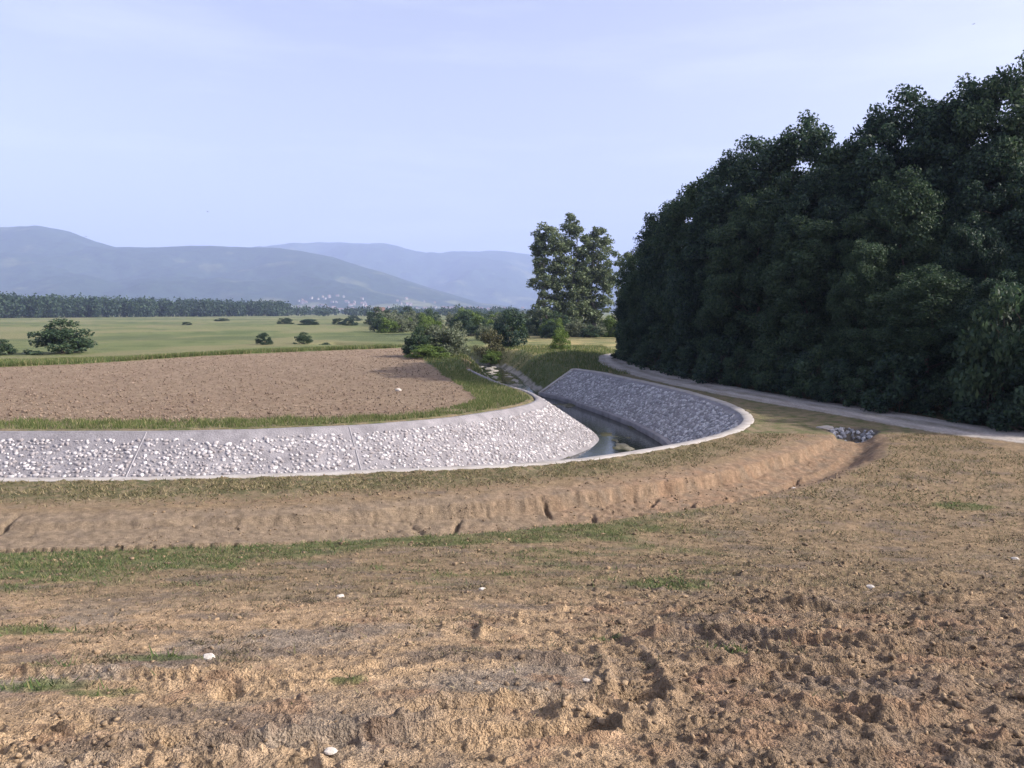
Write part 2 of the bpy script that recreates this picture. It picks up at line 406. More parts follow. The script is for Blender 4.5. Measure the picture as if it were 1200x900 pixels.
def height(X, Y, detail=True):
    Z = z_bank(Y)
    # ditch
    near = (Y < 45) & (np.abs(X) < 60)
    if near.any():
        x = X[near]; y = Y[near]
        d, i, t = seg_info(x, y, DITCH)
        hw = DITCH[i, 2] + (DITCH[np.minimum(i + 1, len(DITCH) - 1), 2] - DITCH[i, 2]) * t
        q = d / (hw + 0.22 * perlin(x * 0.7, y * 0.7, 3) + 0.08 * perlin(x * 2.3, y * 2.3, 4))
        north = y > np.interp(x, DITCH[:, 0], DITCH[:, 1])
        rgh = 0.25 + 0.75 * sstep(-7, 1, x)
        qn = q + rgh * (0.05 * fbm(x * 0.6, y * 0.6, 5, 37, 0.65) + 0.06 * np.maximum(fbm(x * 1.3, y * 1.3, 2, 39), 0) + 0.025 * perlin(x * 9, y * 9, 38))
        sc_ = 0.36 * (0.35 + 0.65 * sstep(-9, 1, x)) * sstep(0.66, 0.55, qn)
        dep_n = 0.15 * sstep(1.12, 0.5, q) + sc_ + 0.10 * sstep(0.5, 0.1, q)
        dep_s = 0.70 * (1 - sstep(0.1, 1.0, q))
        dep = np.where(north, dep_n, dep_s) * np.where(y > 29, np.interp(y, [29, 32.5, 40], [1, 0.55, 0.5]), 1.0)
        z = -dep
        if detail:
            inb = np.clip(dep / 0.3, 0, 1)
            z += inb * (0.035 * fbm(x * 1.6, y * 1.6, 4, 20) + 0.03 * cells(x * 5, y * 5, 5, 0.25))
            for (cx, cy, sl, ln) in CRACKS:
                u = x - cx - sl * (y - cy) - 0.05 * perlin(y * 3 + cx, y * 0, 9); v = y - cy
                ln = ln * 1.5; m = (np.abs(v) < ln / 2)
                z -= np.where(m, 0.22 * sstep(0.075, 0.02, np.abs(u)) * (1 - (2 * v / ln) ** 2), 0)
            # collapsed cracks by noise on the far bank
            wv = 0.5 * perlin(x * 1.1, y * 1.1, 34)
            r = np.abs(perlin(x * 0.9 + 0.5 * y + wv, y * 0.55 + wv, 33))
            z -= np.where(north, 0.09 * sstep(0.035, 0.0, r) * inb * sstep(0.0, 0.3, perlin(x * 0.5, y * 0.5, 35)), 0)
            lump = fbm(x * 3.5, y * 3.5, 3, 36)
            z += inb * (0.02 + 0.035 * rgh) * lump * 1.0
        Z[near] += z
        q = ((x - 14.4) / 1.0) ** 2 + ((y - 34.0) / 0.95) ** 2
        Z[near] -= 0.36 * sstep(1.25, 0.1, q)
    # channel
    c = (Y > 18) & (Y < 180) & (np.abs(X) < 65)
    if c.any():
        x = X[c]; y = Y[c]
        s = sdf(x, y, CHANNEL)
        lined = sstep(72.5, 70.5, y)
        bed = -2.28 + 0.42 * fbm(x * 0.6, y * 0.3, 4, 50) + 0.05 * sstep(70, 76, y)
        zl = np.where(s > -0.42, np.minimum(-0.12, -0.3 - np.maximum(s, 0) / 1.5), 0)
        zl = np.maximum(zl, bed)
        spill = sstep(-1.0, -0.6, s) * sstep(-0.36 + 0.1 * perlin(x * 1.5, y * 1.5, 53), -0.46 + 0.1 * perlin(x * 1.5, y * 1.5, 53), s)
        zl = np.where((s > -1.0) & (s < -0.25), np.maximum(zl * sstep(-0.5, -0.3, s), 0) + spill * (0.05 + 0.07 * fbm(x * 1.8, y * 1.8, 3, 54)) - 0.12 * sstep(-0.40, -0.30, s), zl)
        sn = s + 0.5 * fbm(x * 0.5, y * 0.5, 4, 51)
        zn = -2.4 * sstep(-0.3, 3.4, sn) + 0.12 * fbm(x * 1.2, y * 1.2, 3, 52) * sstep(-0.5, 1, sn)
        zn = np.where(sn > 3.0, np.maximum(zn, bed + 0.02), zn)
        Z[c] += zl * lined + zn * (1 - lined)
        m = 0.55 * np.exp(-(((x - 6.0) / 4.0) ** 2 + ((y - 89) / 8.0) ** 2)) * sstep(1.0, -2.5, s)
        Z[c] += m
    # field and land beyond
    fm = (Y > 36) & (Y < 3000)
    if fm.any():
        Z[fm] += 0.25 * fbm(X[fm] / 60, Y[fm] / 60, 3, 70) * sstep(60, 140, Y[fm])
    return Z

def height_fg(X, Y, Z):
    """fine relief of the bare earth close to the camera"""
    m = (Y < 34) & (np.abs(X) < 30)
    x = X[m]; y = Y[m]
    d, i, t = seg_info(x, y, DITCH)
    inside = np.clip((d - 2.0) / 0.5, 0, 1)
    rg = rough_mask(x, y)
    z = 0.035 * fbm(x * 0.5, y * 0.7, 4, 21)
    z += (0.018 + 0.026 * rg) * fbm(x * 1.7 + 0.5 * y, y * 2.6, 4, 22, 0.6)
    rid = 1 - np.abs(perlin(x * 0.55 + 0.3 * y, y * 1.5, 23)) * 2
    z += 0.025 * rg * np.maximum(rid, 0) ** 3
    pr = 0.30 + 0.36 * rg
    wx = x + 0.06 * perlin(x * 6, y * 6, 24); wy = y + 0.06 * perlin(x * 6 + 9, y * 6, 25)
    z += 0.04 * cells(wx * 3.0, wy * 3.0, 1, pr * 0.4, 0.15, 0.5) * (0.3 + 0.7 * rg)
    z += 0.042 * cells(wx * 7.0, wy * 7.0, 2, pr, 0.18, 0.5) * (0.5 + 0.5 * rg)
    z += 0.028 * cells(wx * 15.0, wy * 15.0, 3, pr + 0.15, 0.2, 0.5)
    z += 0.012 * fbm(x * 9, y * 9, 3, 28)
    for (hx, hy, rx, ry, hh, ro) in HUMPS:
        u = (x - hx) * math.cos(ro) + (y - hy) * math.sin(ro); v = -(x - hx) * math.sin(ro) + (y - hy) * math.cos(ro)
        q = (u / rx) ** 2 + (v / ry) ** 2 + 0.45 * perlin(x * 5, y * 5, 26)
        z += hh * 0.62 * sstep(1.7, 0.0, q) * (1 + 0.3 * perlin(x * 9, y * 9, 27))
    for k, (pts, hw, dep) in enumerate(TRACKS):
        P = catmull(pts, 0.15)
        dd, ii, tt = seg_info(x, y, P)
        cum = np.concatenate([[0], np.cumsum(np.linalg.norm(np.diff(P, axis=0), axis=1))])
        sl = cum[ii] + tt * (cum[np.minimum(ii + 1, len(cum) - 1)] - cum[ii])
        fade = sstep(0.15, 0.45, fbm(x * 0.7, y * 0.7, 2, 80 + k) + 0.42)
        inn = sstep(hw * 1.15, hw * 0.8, dd)
        tread = 0.5 + 0.5 * np.sin(2 * np.pi * (sl + dd * 0.7) / 0.105)
        z += fade * (inn * (-dep + 0.022 * tread) + 0.035 * np.exp(-((dd - hw * 1.35) / (hw * 0.3)) ** 2) * (1 + 0.8 * perlin(x * 8, y * 8, 29)))
    Z[m] += z * (0.25 + 0.75 * inside) * sstep(34, 24, y)
    return Z

# ------------------------------------------------------------------ terrain: one sheet on a grid round the viewpoint, cut into ground, field, meadow and road
DEG = math.pi / 180
dense = np.arange(-38, 38.01, 0.128) * DEG
ang = np.concatenate([np.arange(-180, -38, 4) * DEG, dense, np.arange(42, 180.1, 4) * DEG])
rr = [0.25, 0.8, 1.4, 1.9, 2.3]
while rr[-1] < 62: rr.append(rr[-1] * 1.0046)
while rr[-1] < 200: rr.append(rr[-1] * 1.011)
while rr[-1] < 12000: rr.append(rr[-1] * 1.07)
rr = np.array(rr)
A, RR = np.meshgrid(ang, rr)
GX = (np.sin(A) * RR).ravel(); GY = (np.cos(A) * RR).ravel()
GZ = height(GX, GY)
GZ = height_fg(GX, GY, GZ)
GZ = np.where(GY < 0, np.minimum(GZ, 3.6), GZ)
na, nr = len(ang), len(rr)

# zones
f_s = np.full(GX.shape, -1e3); mk = (GY > 30) & (GY < 130); nzf = 0.8 * fbm(GX[mk] * 0.6, GY[mk] * 0.6, 4, 90, 0.6)
f_s[mk] = sdf(GX[mk], GY[mk], FIELD) + nzf
r_d = np.full(GX.shape, 1e3); mk = (GY > 10) & (GY < 130)
r_d[mk], _, _ = seg_info(GX[mk], GY[mk], catmull(ROAD, 1.5))
r_d[mk] += 0.16 * fbm(GX[mk] * 0.8, GY[mk] * 0.8, 3, 91)
ch = np.full(GX.shape, -1e3); mk = (GY > 18) & (GY < 180)
ch[mk] = sdf(GX[mk], GY[mk], CHANNEL)
is_road = r_d < ROAD_W
is_field = f_s > 0
far_right = (GX > 3) & (GY > 92) & ~is_road
left_side = GX < np.interp(GY, [30, 46, 58, 70, 105, 140, 175], [-60, 1.0, -1.2, -3.6, -5, -12, -18])
is_meadow = ((GY > 36) & left_side & (GY > 33) & (ch < -0.3) & ~is_field) | ((GY > 92) & ~is_field & ~is_road)
# micro relief of the ploughed soil
mk = is_field & (GY < 130)
GZ[mk] += (0.05 * fbm(GX[mk] * 1.3, GY[mk] * 1.3, 3, 92) + 0.06 * cells(GX[mk] * 2.8, GY[mk] * 2.8, 11, 0.7, 0.2, 0.5)) * sstep(0, 1.0, f_s[mk]) - 0.04
GZ[is_road] += 0.03
# colours
C = np.zeros((len(GX), 3))
near = GY < 45
rg = rough_mask(GX, GY)
n1 = fbm(GX * 0.5, GY * 0.6, 5, 100); n2 = fbm(GX * 1.6, GY * 1.9, 4, 101); n3 = fbm(GX * 0.18, GY * 0.25, 4, 102)
tan = np.array([0.328, 0.236, 0.146]); brown = np.array([0.19, 0.138, 0.092]); grey = np.array([0.235, 0.192, 0.148]); red = np.array([0.255, 0.165, 0.105])
pale = np.array([0.225, 0.175, 0.122]); olive = np.array([0.135, 0.122, 0.064]); green = np.array([0.085, 0.11, 0.04])
C[:] = tan
C = mixc(C, grey, sstep(0.0, 0.35, n1 + 0.3 * n2))
C = mixc(C, brown, np.clip(rg * (0.9 + 0.7 * n2) * sstep(-0.6, 0.9, GX), 0, 1))
C = mixc(C, red, 0.7 * sstep(0.12, 0.4, n2 + 0.4 * n3))
mid = sstep(8.5, 11.5, GY + 2.5 * n1) * (0.8 + 0.6 * n2)
C = mixc(C, np.array([0.195, 0.146, 0.09]), np.clip(mid, 0, 0.92))
n6 = np.zeros_like(GX); nr0 = GY < 40
n6[nr0] = fbm(GX[nr0] * 4.5, GY[nr0] * 4.5, 3, 105)
darkp = sstep(0.08, 0.38, fbm(GX * 0.75 + 3, GY * 1.1, 4, 106) + 0.25 * n6) * (GY < 34)
gm, bm_, rim, south = green_mask(GX, GY)
C = mixc(C, np.array([0.155, 0.122, 0.093]), np.clip(darkp * 0.85, 0, 1))
inb = sstep(0.15, -0.35, rim + 0.25 * n2)
bank_c = mixc(np.tile(pale, (len(GX), 1)), red, sstep(-3, 5, GX + 3 * n1) * (0.55 + 0.6 * n2).clip(0, 1))
bank_c = mixc(bank_c, np.array([0.17, 0.135, 0.10]), np.clip(sstep(0.06, 0.4, fbm(GX * 1.9, GY * 2.6, 4, 107) + 0.3 * n6), 0, 1) * 0.75)
C = C * (1 - inb[:, None]) + bank_c * inb[:, None]
sch = np.where(ch > -900, -ch, 50.0)
bfall = 1 - sstep(1.6, 3.0, sch + 1.1 * n2 + 0.6 * n1 - 0.6 * sstep(2, -8, GX))
bfall = np.where((GX > -15) & (GY < 34), 0.25 + 0.75 * bfall, 1.0) * np.interp(GX, [-12, 0, 6, 10], [1, 0.95, 0.7, 0.5])
C = np.where((bm_ * (1 - inb) > 0.5)[:, None], mixc(np.tile(np.array([0.225, 0.165, 0.11]), (len(GX), 1)), red, np.clip(0.4 + n2, 0, 1)), C)
berm_w = bfall * bm_ * np.clip(0.95 + 1.0 * n2 + 0.4 * n1, 0, 1) * (1 - 0.55 * sstep(6, 12, GX) * (GY < 36))
C = mixc(C, olive, berm_w)
C = mixc(C, np.array([0.075, 0.08, 0.038]), np.clip(bfall * bm_ * sstep(0.02, 0.3, n6 + 0.6 * n2), 0, 1) * 0.8)
C = mixc(C, np.array([0.30, 0.235, 0.155]), np.clip(bm_ * sstep(0.08, 0.35, -n6 + 0.5 * n1), 0, 1) * 0.7)
C = mixc(C, green, np.clip(gm * (0.75 + 0.6 * n2), 0, 1))
C *= (1 + 0.55 * np.clip(n6, -0.6, 0.6))[:, None]
bas = ((GX - 14.4) / 1.1) ** 2 + ((GY - 34.0) / 1.0) ** 2 < 1
# beyond the channel on the right: bare verge by the road, then grass
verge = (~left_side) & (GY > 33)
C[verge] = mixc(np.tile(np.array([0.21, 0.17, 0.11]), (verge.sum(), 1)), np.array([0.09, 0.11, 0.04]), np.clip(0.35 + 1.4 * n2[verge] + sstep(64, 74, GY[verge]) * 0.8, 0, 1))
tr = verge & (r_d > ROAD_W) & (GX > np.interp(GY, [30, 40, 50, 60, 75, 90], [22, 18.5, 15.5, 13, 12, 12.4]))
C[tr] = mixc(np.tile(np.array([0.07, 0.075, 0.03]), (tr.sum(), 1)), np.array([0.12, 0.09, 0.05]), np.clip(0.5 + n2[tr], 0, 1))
C[bas] = np.array([0.12, 0.105, 0.085])
# meadow
mead = np.array([0.118, 0.14, 0.058]); mead2 = np.array([0.16, 0.158, 0.08]); mead3 = np.array([0.08, 0.105, 0.042])
mm = is_meadow
n4 = fbm(GX[mm] / 28, GY[mm] / 50, 4, 110); n5 = fbm(GX[mm] / 5, GY[mm] / 7, 4, 111)
cm = np.tile(mead, (mm.sum(), 1))
cm = mixc(cm, mead2, sstep(-0.05, 0.3, n4 + 0.4 * n5)); cm = mixc(cm, mead3, sstep(0.05, 0.35, -n4 + 0.5 * n5))
pb = np.sin(GY[mm] * 0.035 + 0.004 * GX[mm] + 2 * n4)
cm = mixc(cm, np.array([0.175, 0.172, 0.09]), 0.5 * sstep(0.5, 0.9, pb) * (GY[mm] > 140)); cm = mixc(cm, np.array([0.075, 0.095, 0.045]), 0.6 * sstep(0.75, 0.95, -pb) * (GY[mm] > 140))
yb = np.interp(GX[mm], FIELD[1:6, 0], FIELD[1:6, 1])
edge = sstep(16, 2, GY[mm] - yb - 4 * n5) * (GX[mm] < -12)
cm = mixc(cm, np.array([0.10, 0.14, 0.035]), edge * 0.8)
mar = sstep(6.0, 4.0, np.abs(GY[mm] - 35)) * (GX[mm] < 1)
cm = mixc(cm, np.array([0.15, 0.17, 0.045]), mar)
straw = (GY[mm] > 94) & (GY[mm] < 165) & (GX[mm] > -4) & (GX[mm] < 40)
cm[straw] = mixc(cm[straw], np.array([0.33, 0.27, 0.13]), np.clip(0.35 + 1.6 * fbm(GX[mm][straw] / 6, GY[mm][straw] / 2.5, 3, 112), 0, 1))
C[mm] = cm
# field
ff = is_field
nf = fbm(GX[ff] * 0.25, GY[ff] * 0.25, 4, 120); nf2 = fbm(GX[ff] * 2.2, GY[ff] * 2.2, 2, 121)
C[ff] = mixc(mixc(np.tile(np.array([0.185, 0.138, 0.096]), (ff.sum(), 1)), np.array([0.262, 0.202, 0.143]), np.clip(0.5 + 1.6 * nf2, 0, 1)), np.array([0.18, 0.127, 0.09]), np.clip(0.3 + nf, 0, 1) * 0.6)
# road
rd = is_road
nr_ = fbm(GX[rd] * 1.5, GY[rd] * 0.6, 4, 130)
C[rd] = mixc(np.tile(np.array([0.46, 0.43, 0.40]), (rd.sum(), 1)), np.array([0.34, 0.305, 0.27]), np.clip(0.35 + 1.3 * nr_, 0, 1))
wr = np.exp(-((np.abs(r_d[rd]) - 0.8) / 0.33) ** 2)
C[rd] = C[rd] * (0.88 + 0.28 * wr)[:, None]
C[rd] = mixc(C[rd], np.array([0.16, 0.15, 0.085]), 0.25 * sstep(0.4, 0.1, np.abs(r_d[rd])) * np.clip(0.5 + 1.5 * nr_, 0, 1))
# stream bed
sb = (ch > 2.2)
C[sb] = mixc(np.tile(np.array([0.075, 0.075, 0.045]), (sb.sum(), 1)), np.array([0.20, 0.19, 0.15]), sstep(0.0, 0.35, fbm(GX[sb] * 0.9, GY[sb] * 0.5, 4, 131)))
nat = sb & (GY > 72)
C[nat] = mixc(np.tile(np.array([0.32, 0.30, 0.27]), (nat.sum(), 1)), np.array([0.12, 0.12, 0.08]), sstep(-0.1, 0.25, fbm(GX[nat] * 1.2, GY[nat] * 0.6, 4, 132)))
C = np.clip(C, 0.01, 0.9)

idx = np.arange(na * nr).reshape(nr, na)
Q = np.stack([idx[:-1, :-1], idx[:-1, 1:], idx[1:, 1:], idx[1:, :-1]], -1).reshape(-1, 4)[:, ::-1]
cap0 = None
zone = np.zeros(len(GX), int); zone[is_meadow] = 2; zone[is_field] = 1; zone[is_road] = 3
fz = zone[Q[:, 0]]
GV = np.stack([GX, GY, GZ], 1)
def zone_obj(k, name, label, cat):
    q = Q[fz == k]
    u, inv = np.unique(q, return_inverse=True)
    me = np_mesh(name, GV[u], inv.reshape(q.shape), True)
    set_col(me, C[u])
    return tag(link(name, me, M['ground']), label, cat, kind='structure')
ground = zone_obj(0, 'ground', 'bare tan and brown earth sloping down from the viewpoint to a shallow ditch', 'ground')
field = zone_obj(1, 'ploughed_field', 'brown ploughed field behind the stone lined channel', 'field')
meadow = zone_obj(2, 'meadow', 'flat green meadow beyond the ploughed field', 'meadow')
road = zone_obj(3, 'gravel_road', 'pale gravel track curving along the foot of the tall dark trees', 'road')

def ground_z(x, y):
    X = np.atleast_1d(np.asarray(x, float)); Y = np.atleast_1d(np.asarray(y, float))
    return height_fg(X, Y, height(X.copy(), Y.copy()))
def gz(x, y): return float(ground_z(x, y)[0])

# ------------------------------------------------------------------ stream water
def mat_water():
    m, n, b = new_mat('water')
    b.inputs['Base Color'].default_value = (0.022, 0.026, 0.02, 1)
    b.inputs['Roughness'].default_value = 0.03
    b.inputs['IOR'].default_value = 1.33
    b.inputs['Specular IOR Level'].default_value = 0.5
    tc = nd(n, 'ShaderNodeTexCoord')
    nz = nd(n, 'ShaderNodeTexNoise'); nz.inputs['Scale'].default_value = 5.0; nz.inputs['Detail'].default_value = 3
    n.links.new(tc.outputs['Object'], nz.inputs['Vector'])
    bp = nd(n, 'ShaderNodeBump'); bp.inputs['Strength'].default_value = 0.18; bp.inputs['Distance'].default_value = 0.03
    n.links.new(nz.outputs['Fac'], bp.inputs['Height']); n.links.new(bp.outputs[0], b.inputs['Normal'])
    return m
M['water'] = mat_water()
WZ = -2.17
bm = bmesh.new()
vs = [bm.verts.new((p[0], p[1], WZ)) for p in CHANNEL]
fc = bm.faces.new(vs)
if fc.normal.z < 0: fc.normal_flip()
bmesh.ops.triangulate(bm, faces=[fc])
me = bpy.data.meshes.new('stream'); bm.to_mesh(me); bm.free()
if me.polygons[0].normal.z < 0: me.flip_normals()
tag(link('stream', me, M['water']), 'shallow dark stream lying between the two stone lined banks', 'stream', kind='structure')

# ------------------------------------------------------------------ stone lined channel walls
def normals_of(P, side):
    T = np.gradient(P, axis=0)
    T /= np.linalg.norm(T, axis=1)[:, None]
    N = np.stack([T[:, 1], -T[:, 0]], 1) * side
    return T, N

def sweep(P, N, prof, closed=False):
    k = len(prof); n = len(P)
    V = np.zeros((n, k, 3))
    for j, (o, z) in enumerate(prof):
        V[:, j, :2] = P + N * o; V[:, j, 2] = z
    ii = np.arange(n * k).reshape(n, k)
    jn = k if closed else k - 1
    F = [np.stack([ii[:-1, j], ii[1:, j], ii[1:, (j + 1) % k], ii[:-1, (j + 1) % k]], -1) for j in range(jn)]
    F = np.concatenate(F)
    return V.reshape(-1, 3), F

def fix_up(me):
    bm = bmesh.new(); bm.from_mesh(me); bmesh.ops.recalc_face_normals(bm, faces=bm.faces[:]); bm.to_mesh(me); bm.free()

# irregular stone domes, 35 triangles each
def dome(seed):
    r = np.random.default_rng(seed)
    n = 7; V = []; 
    rad = 1 + 0.15 * r.standard_normal(n).clip(-1, 1)
    a0 = np.arange(n) * 2 * np.pi / n + 0.25 * r.standard_normal(n).clip(-1, 1)
    for (k, z) in ((1.0, -0.25), (0.94, 0.35), (0.6, 0.85)):
        for i in range(n):
            V.append((math.cos(a0[i]) * rad[i] * k, math.sin(a0[i]) * rad[i] * k, z + 0.08 * r.standard_normal()))
    V.append((0.1 * r.standard_normal(), 0.1 * r.standard_normal(), 1.0))
    F = []
    for l in range(2):
        for i in range(n):
            a = l * n + i; b = l * n + (i + 1) % n
            F += [(a, b, b + n), (a, b + n, a + n)]
    for i in range(n): F.append((2 * n + i, 2 * n + (i + 1) % n, 3 * n))
    return np.array(V), np.array(F)
DOMES = [dome(s) for s in range(8)]

def wall(name, P, side, label, cell, rlo, rhi, keep, parts_mat, stuff_mat, bare, srange, flat, cw, cz, kerb, capm):
    T, N = normals_of(P, side)
    root = tag(empty(name, (float(P[len(P) // 2, 0]), float(P[len(P) // 2, 1]), 0)), label, 'channel wall')
    inv = Matrix.Translation(-root.location)
    off = np.array(root.location)
    # cap beam
    prof = [(-cw, -0.35), (-cw, cz - 0.02), (-cw + 0.02, cz), (-0.02, cz), (0.0, cz - 0.02), (0.0, -0.35)]
    V, F = sweep(P, N, prof, True)
    V[:, 2] += 0.022 * fbm(V[:, 0] * 0.5, V[:, 1] * 0.5, 3, 141)
    V[:, :2] += 0.03 * np.stack([fbm(V[:, 0] * 0.9, V[:, 1] * 0.9, 2, 142), fbm(V[:, 0] * 0.9, V[:, 1] * 0.9, 2, 144)], 1)
    me = np_mesh('cap_beam', V - off, F); fix_up(me)
    link('cap_beam', me, capm, root)
    # sloped face with small unevenness
    ts = np.linspace(0, 1 if kerb else 1.3, 19)
    k = len(ts); n = len(P)
    V = np.zeros((n, k, 3))
    for j, t in enumerate(ts):
        V[:, j, :2] = P + N * (0.005 + 2.95 * t); V[:, j, 2] = 0.0 - 1.93 * t
    fl = V.reshape(-1, 3)
    fl[:, 2] += 0.03 * fbm(fl[:, 0] * 1.3, fl[:, 1] * 1.3, 3, 140)
    ii = np.arange(n * k).reshape(n, k)
    F = np.stack([ii[:-1, :-1], ii[1:, :-1], ii[1:, 1:], ii[:-1, 1:]], -1).reshape(-1, 4)
    me = np_mesh('mortar_face', fl - off, F, True); fix_up(me)
    if me.polygons[len(me.polygons) // 2].normal.z < 0: me.flip_normals()
    link('mortar_face', me, M['mortar'], root)
    if kerb:
      V, F = sweep(P, N, [(2.9, -2.7), (2.9, -1.9), (2.93, -1.86), (3.2, -1.86), (3.23, -1.89), (3.23, -2.7)], True)
      me = np_mesh('toe_kerb', V - off, F); fix_up(me)
      link('toe_kerb', me, M['mortar'], root)
    # end beam across the far end
    e, en, et = P[-1], N[-1], T[-1]
    prof = [(-cw, cz - 0.01), (0.0, cz - 0.01), (3.2, -1.9), (3.2, -2.7), (-0.55, -1.2)]
    V = np.array([[*(e + en * o + et * s), z] for s in (0.002, 0.4) for (o, z) in prof])
    me = bpy.data.meshes.new('end_beam')
    me.from_pydata([tuple(v - off) for v in V], [], [(0, 1, 2, 3, 4), (9, 8, 7, 6, 5)] + [(i, 5 + i, 5 + (i + 1) % 5, (i + 1) % 5) for i in range(5)])
    fix_up(me)
    link('end_beam', me, M['concrete'], root)
    JS = []
    if not kerb:
        cumj = np.concatenate([[0], np.cumsum(np.linalg.norm(np.diff(P, axis=0), axis=1))])
        for js in np.arange(36.5, cumj[-1] - 8, 8.3):
            JS.append(js)
            V = []
            for o_ in np.linspace(0.02, 3.3, 14):
                for ds in (-0.03, -0.02, 0.02, 0.03):
                    px = np.interp(js + ds, cumj, P[:, 0]); py = np.interp(js + ds, cumj, P[:, 1]); nx = np.interp(js + ds, cumj, N[:, 0]); ny = np.interp(js + ds, cumj, N[:, 1])
                    V.append((px + nx * o_, py + ny * o_, -1.93 * o_ / 2.95 + (0.026 if abs(ds) < 0.025 else -0.02)))
            ij = np.arange(len(V)).reshape(14, 4)
            F = np.stack([ij[:-1, :-1], ij[1:, :-1], ij[1:, 1:], ij[:-1, 1:]], -1).reshape(-1, 4)
            me = np_mesh('panel_joint', np.array(V) - off, F); fix_up(me)
            if me.polygons[1].normal.z < 0: me.flip_normals()
            link('panel_joint', me, M['joint'], root)
    # stones
    r = np.random.default_rng(len(P))
    cum = np.concatenate([[0], np.cumsum(np.linalg.norm(np.diff(P, axis=0), axis=1))])
    L = 3.52 if kerb else 3.9
    rec = []
    ss = np.arange(0, cum[-1], cell); tt = np.arange(bare, L - 0.1, cell)
    for jj, t in enumerate(tt):
        for s in ss + (0.5 * cell if jj % 2 else 0):
            s2 = s + r.uniform(-0.42, 0.42) * cell; t2 = t + r.uniform(-0.36, 0.36) * cell
            px = np.interp(s2, cum, P[:, 0]); py = np.interp(s2, cum, P[:, 1])
            if not srange(px, py) or any(abs(s2 - q_) < 0.10 for q_ in JS): continue
            if r.random() > keep(px, py, t2): continue
            nx = np.interp(s2, cum, N[:, 0]); ny = np.interp(s2, cum, N[:, 1])
            h = 2.95 * t2 / 3.52
            pos = Vector((px + nx * h, py + ny * h, -1.93 * h / 2.95 + 0.02))
            nn = Vector((nx * 1.93, ny * 1.93, 2.95)).normalized()
            ta = Vector((-ny, nx, 0)).normalized(); tb = nn.cross(ta)
            rad = rlo + (rhi - rlo) * r.random() ** 1.6
            an = r.uniform(0, 6.28); asp = r.uniform(0.62, 0.95)
            u = ta * math.cos(an) + tb * math.sin(an); v = nn.cross(u)
            ax = rad * (1.15 if abs(math.cos(an)) > 0.6 else 0.95)
            mt = Matrix((u * ax, v * rad * asp, nn * rad * flat * r.uniform(0.7, 1.2))).transposed().to_4x4()
            mt.translation = pos
            vis = rad / max(pos.length, 1)
            rec.append((vis if (py < 70 and px > -23) else 0, mt, int(r.integers(0, 8))))
    rec.sort(key=lambda q: -q[0])
    ms = []
    for d in DOMES:
        m_ = np_mesh('stone', d[0], d[1], True); m_.materials.append(parts_mat); ms.append(m_)
    for (_, mt, k_) in rec[:300]:
        o = bpy.data.objects.new('stone', ms[k_]); COL.objects.link(o)
        o.parent = root; o.matrix_local = inv @ mt
    VV = []; FF = []; c = 0
    for (_, mt, k_) in rec[300:]:
        a = np.array(mt); v = DOMES[k_][0] @ a[:3, :3].T + a[:3, 3]
        VV.append(v); FF.append(DOMES[k_][1] + c); c += len(v)
    me = np_mesh('stone_paving', np.concatenate(VV) - off, np.concatenate(FF), True)
    o = link('stone_paving', me, stuff_mat, root); o['kind'] = 'stuff'
    return root

def keep_left(x, y, t):
    n = float(perlin(np.array([x * 0.35 + t]), np.array([y * 0.5 + t]), 150)[0])
    b = np.interp(x, [-22, -8, -4, 0], [0.72, 0.78, 0.95, 1.1]) if y < 50 else 0.9
    return b + 0.45 * n
wall('channel_wall', LEFT_TOP, 1, 'sunlit sloping channel wall of white cobbles in mortar beside the ploughed field', 0.185, 0.05, 0.115, keep_left, M['stone_part'], M['stone_stuff'], 0.55,
     lambda x, y: x > -27, 0.42, 0.28, 0.02, False, M['mortar'])
wall('channel_wall', RIGHT_TOP, -1, 'shaded sloping channel wall of grey rubble stone with pale curved concrete edge', 0.215, 0.07, 0.155, lambda x, y, t: 0.93, M['grey_part'], M['grey_stuff'], 0.35,
     lambda x, y: x > 3.0, 0.42, 0.5, 0.06, True, M['concrete'])

# ------------------------------------------------------------------ rock basin where the ditch meets the culvert under the track
def rock_mesh(seed, sub=1):
    bm = bmesh.new()
    bmesh.ops.create_icosphere(bm, subdivisions=sub, radius=1.0)
    r = np.random.default_rng(seed)
    pl = [(Vector(r.standard_normal(3)).normalized(), r.uniform(0.55, 0.85)) for _ in range(7)]
    for v in bm.verts:
        for (n, d) in pl:
            q = v.co.dot(n)
            if q > d: v.co -= n * (q - d)
        v.co *= 1 + 0.08 * r.standard_normal()
    me = bpy.data.meshes.new('rock'); bm.to_mesh(me); bm.free()
    return me
root = tag(empty('rock_basin', (14.4, 34.0, gz(14.4, 34.0))), 'hollow lined with grey broken rocks where the ditch ends by the track', 'rock basin')
rm = [rock_mesh(60 + i) for i in range(6)]
for m_ in rm: m_.materials.append(M['grey_part'])
r = np.random.default_rng(77)
for i in range(120):
    a = r.uniform(0, 6.28); q = math.sqrt(r.uniform(0.02, 1.15))
    x = 14.4 + 0.85 * q * math.cos(a); y = 34.0 + 0.85 * q * math.sin(a)
    if y < 33.3 and abs(x - 14.1) < 0.35: continue
    s = r.uniform(0.06, 0.15)
    o = bpy.data.objects.new('rock', rm[i % 6]); COL.objects.link(o)
    o.location = Vector((x, y, gz(x, y) + s * 0.2)) - root.location
    o.rotation_euler = tuple(r.uniform(0, 6.28, 3)); o.scale = (s, s * r.uniform(0.7, 1.1), s * r.uniform(0.5, 0.9))
    o.parent = root
bmx = bmesh.new(); bmesh.ops.create_cube(bmx, size=1.0); bmesh.ops.scale(bmx, vec=(0.7, 0.4, 0.2), verts=bmx.verts); bmesh.ops.bevel(bmx, geom=bmx.edges[:], offset=0.03, segments=2, affect='EDGES')
me = bpy.data.meshes.new('concrete_slab'); bmx.to_mesh(me); bmx.free()
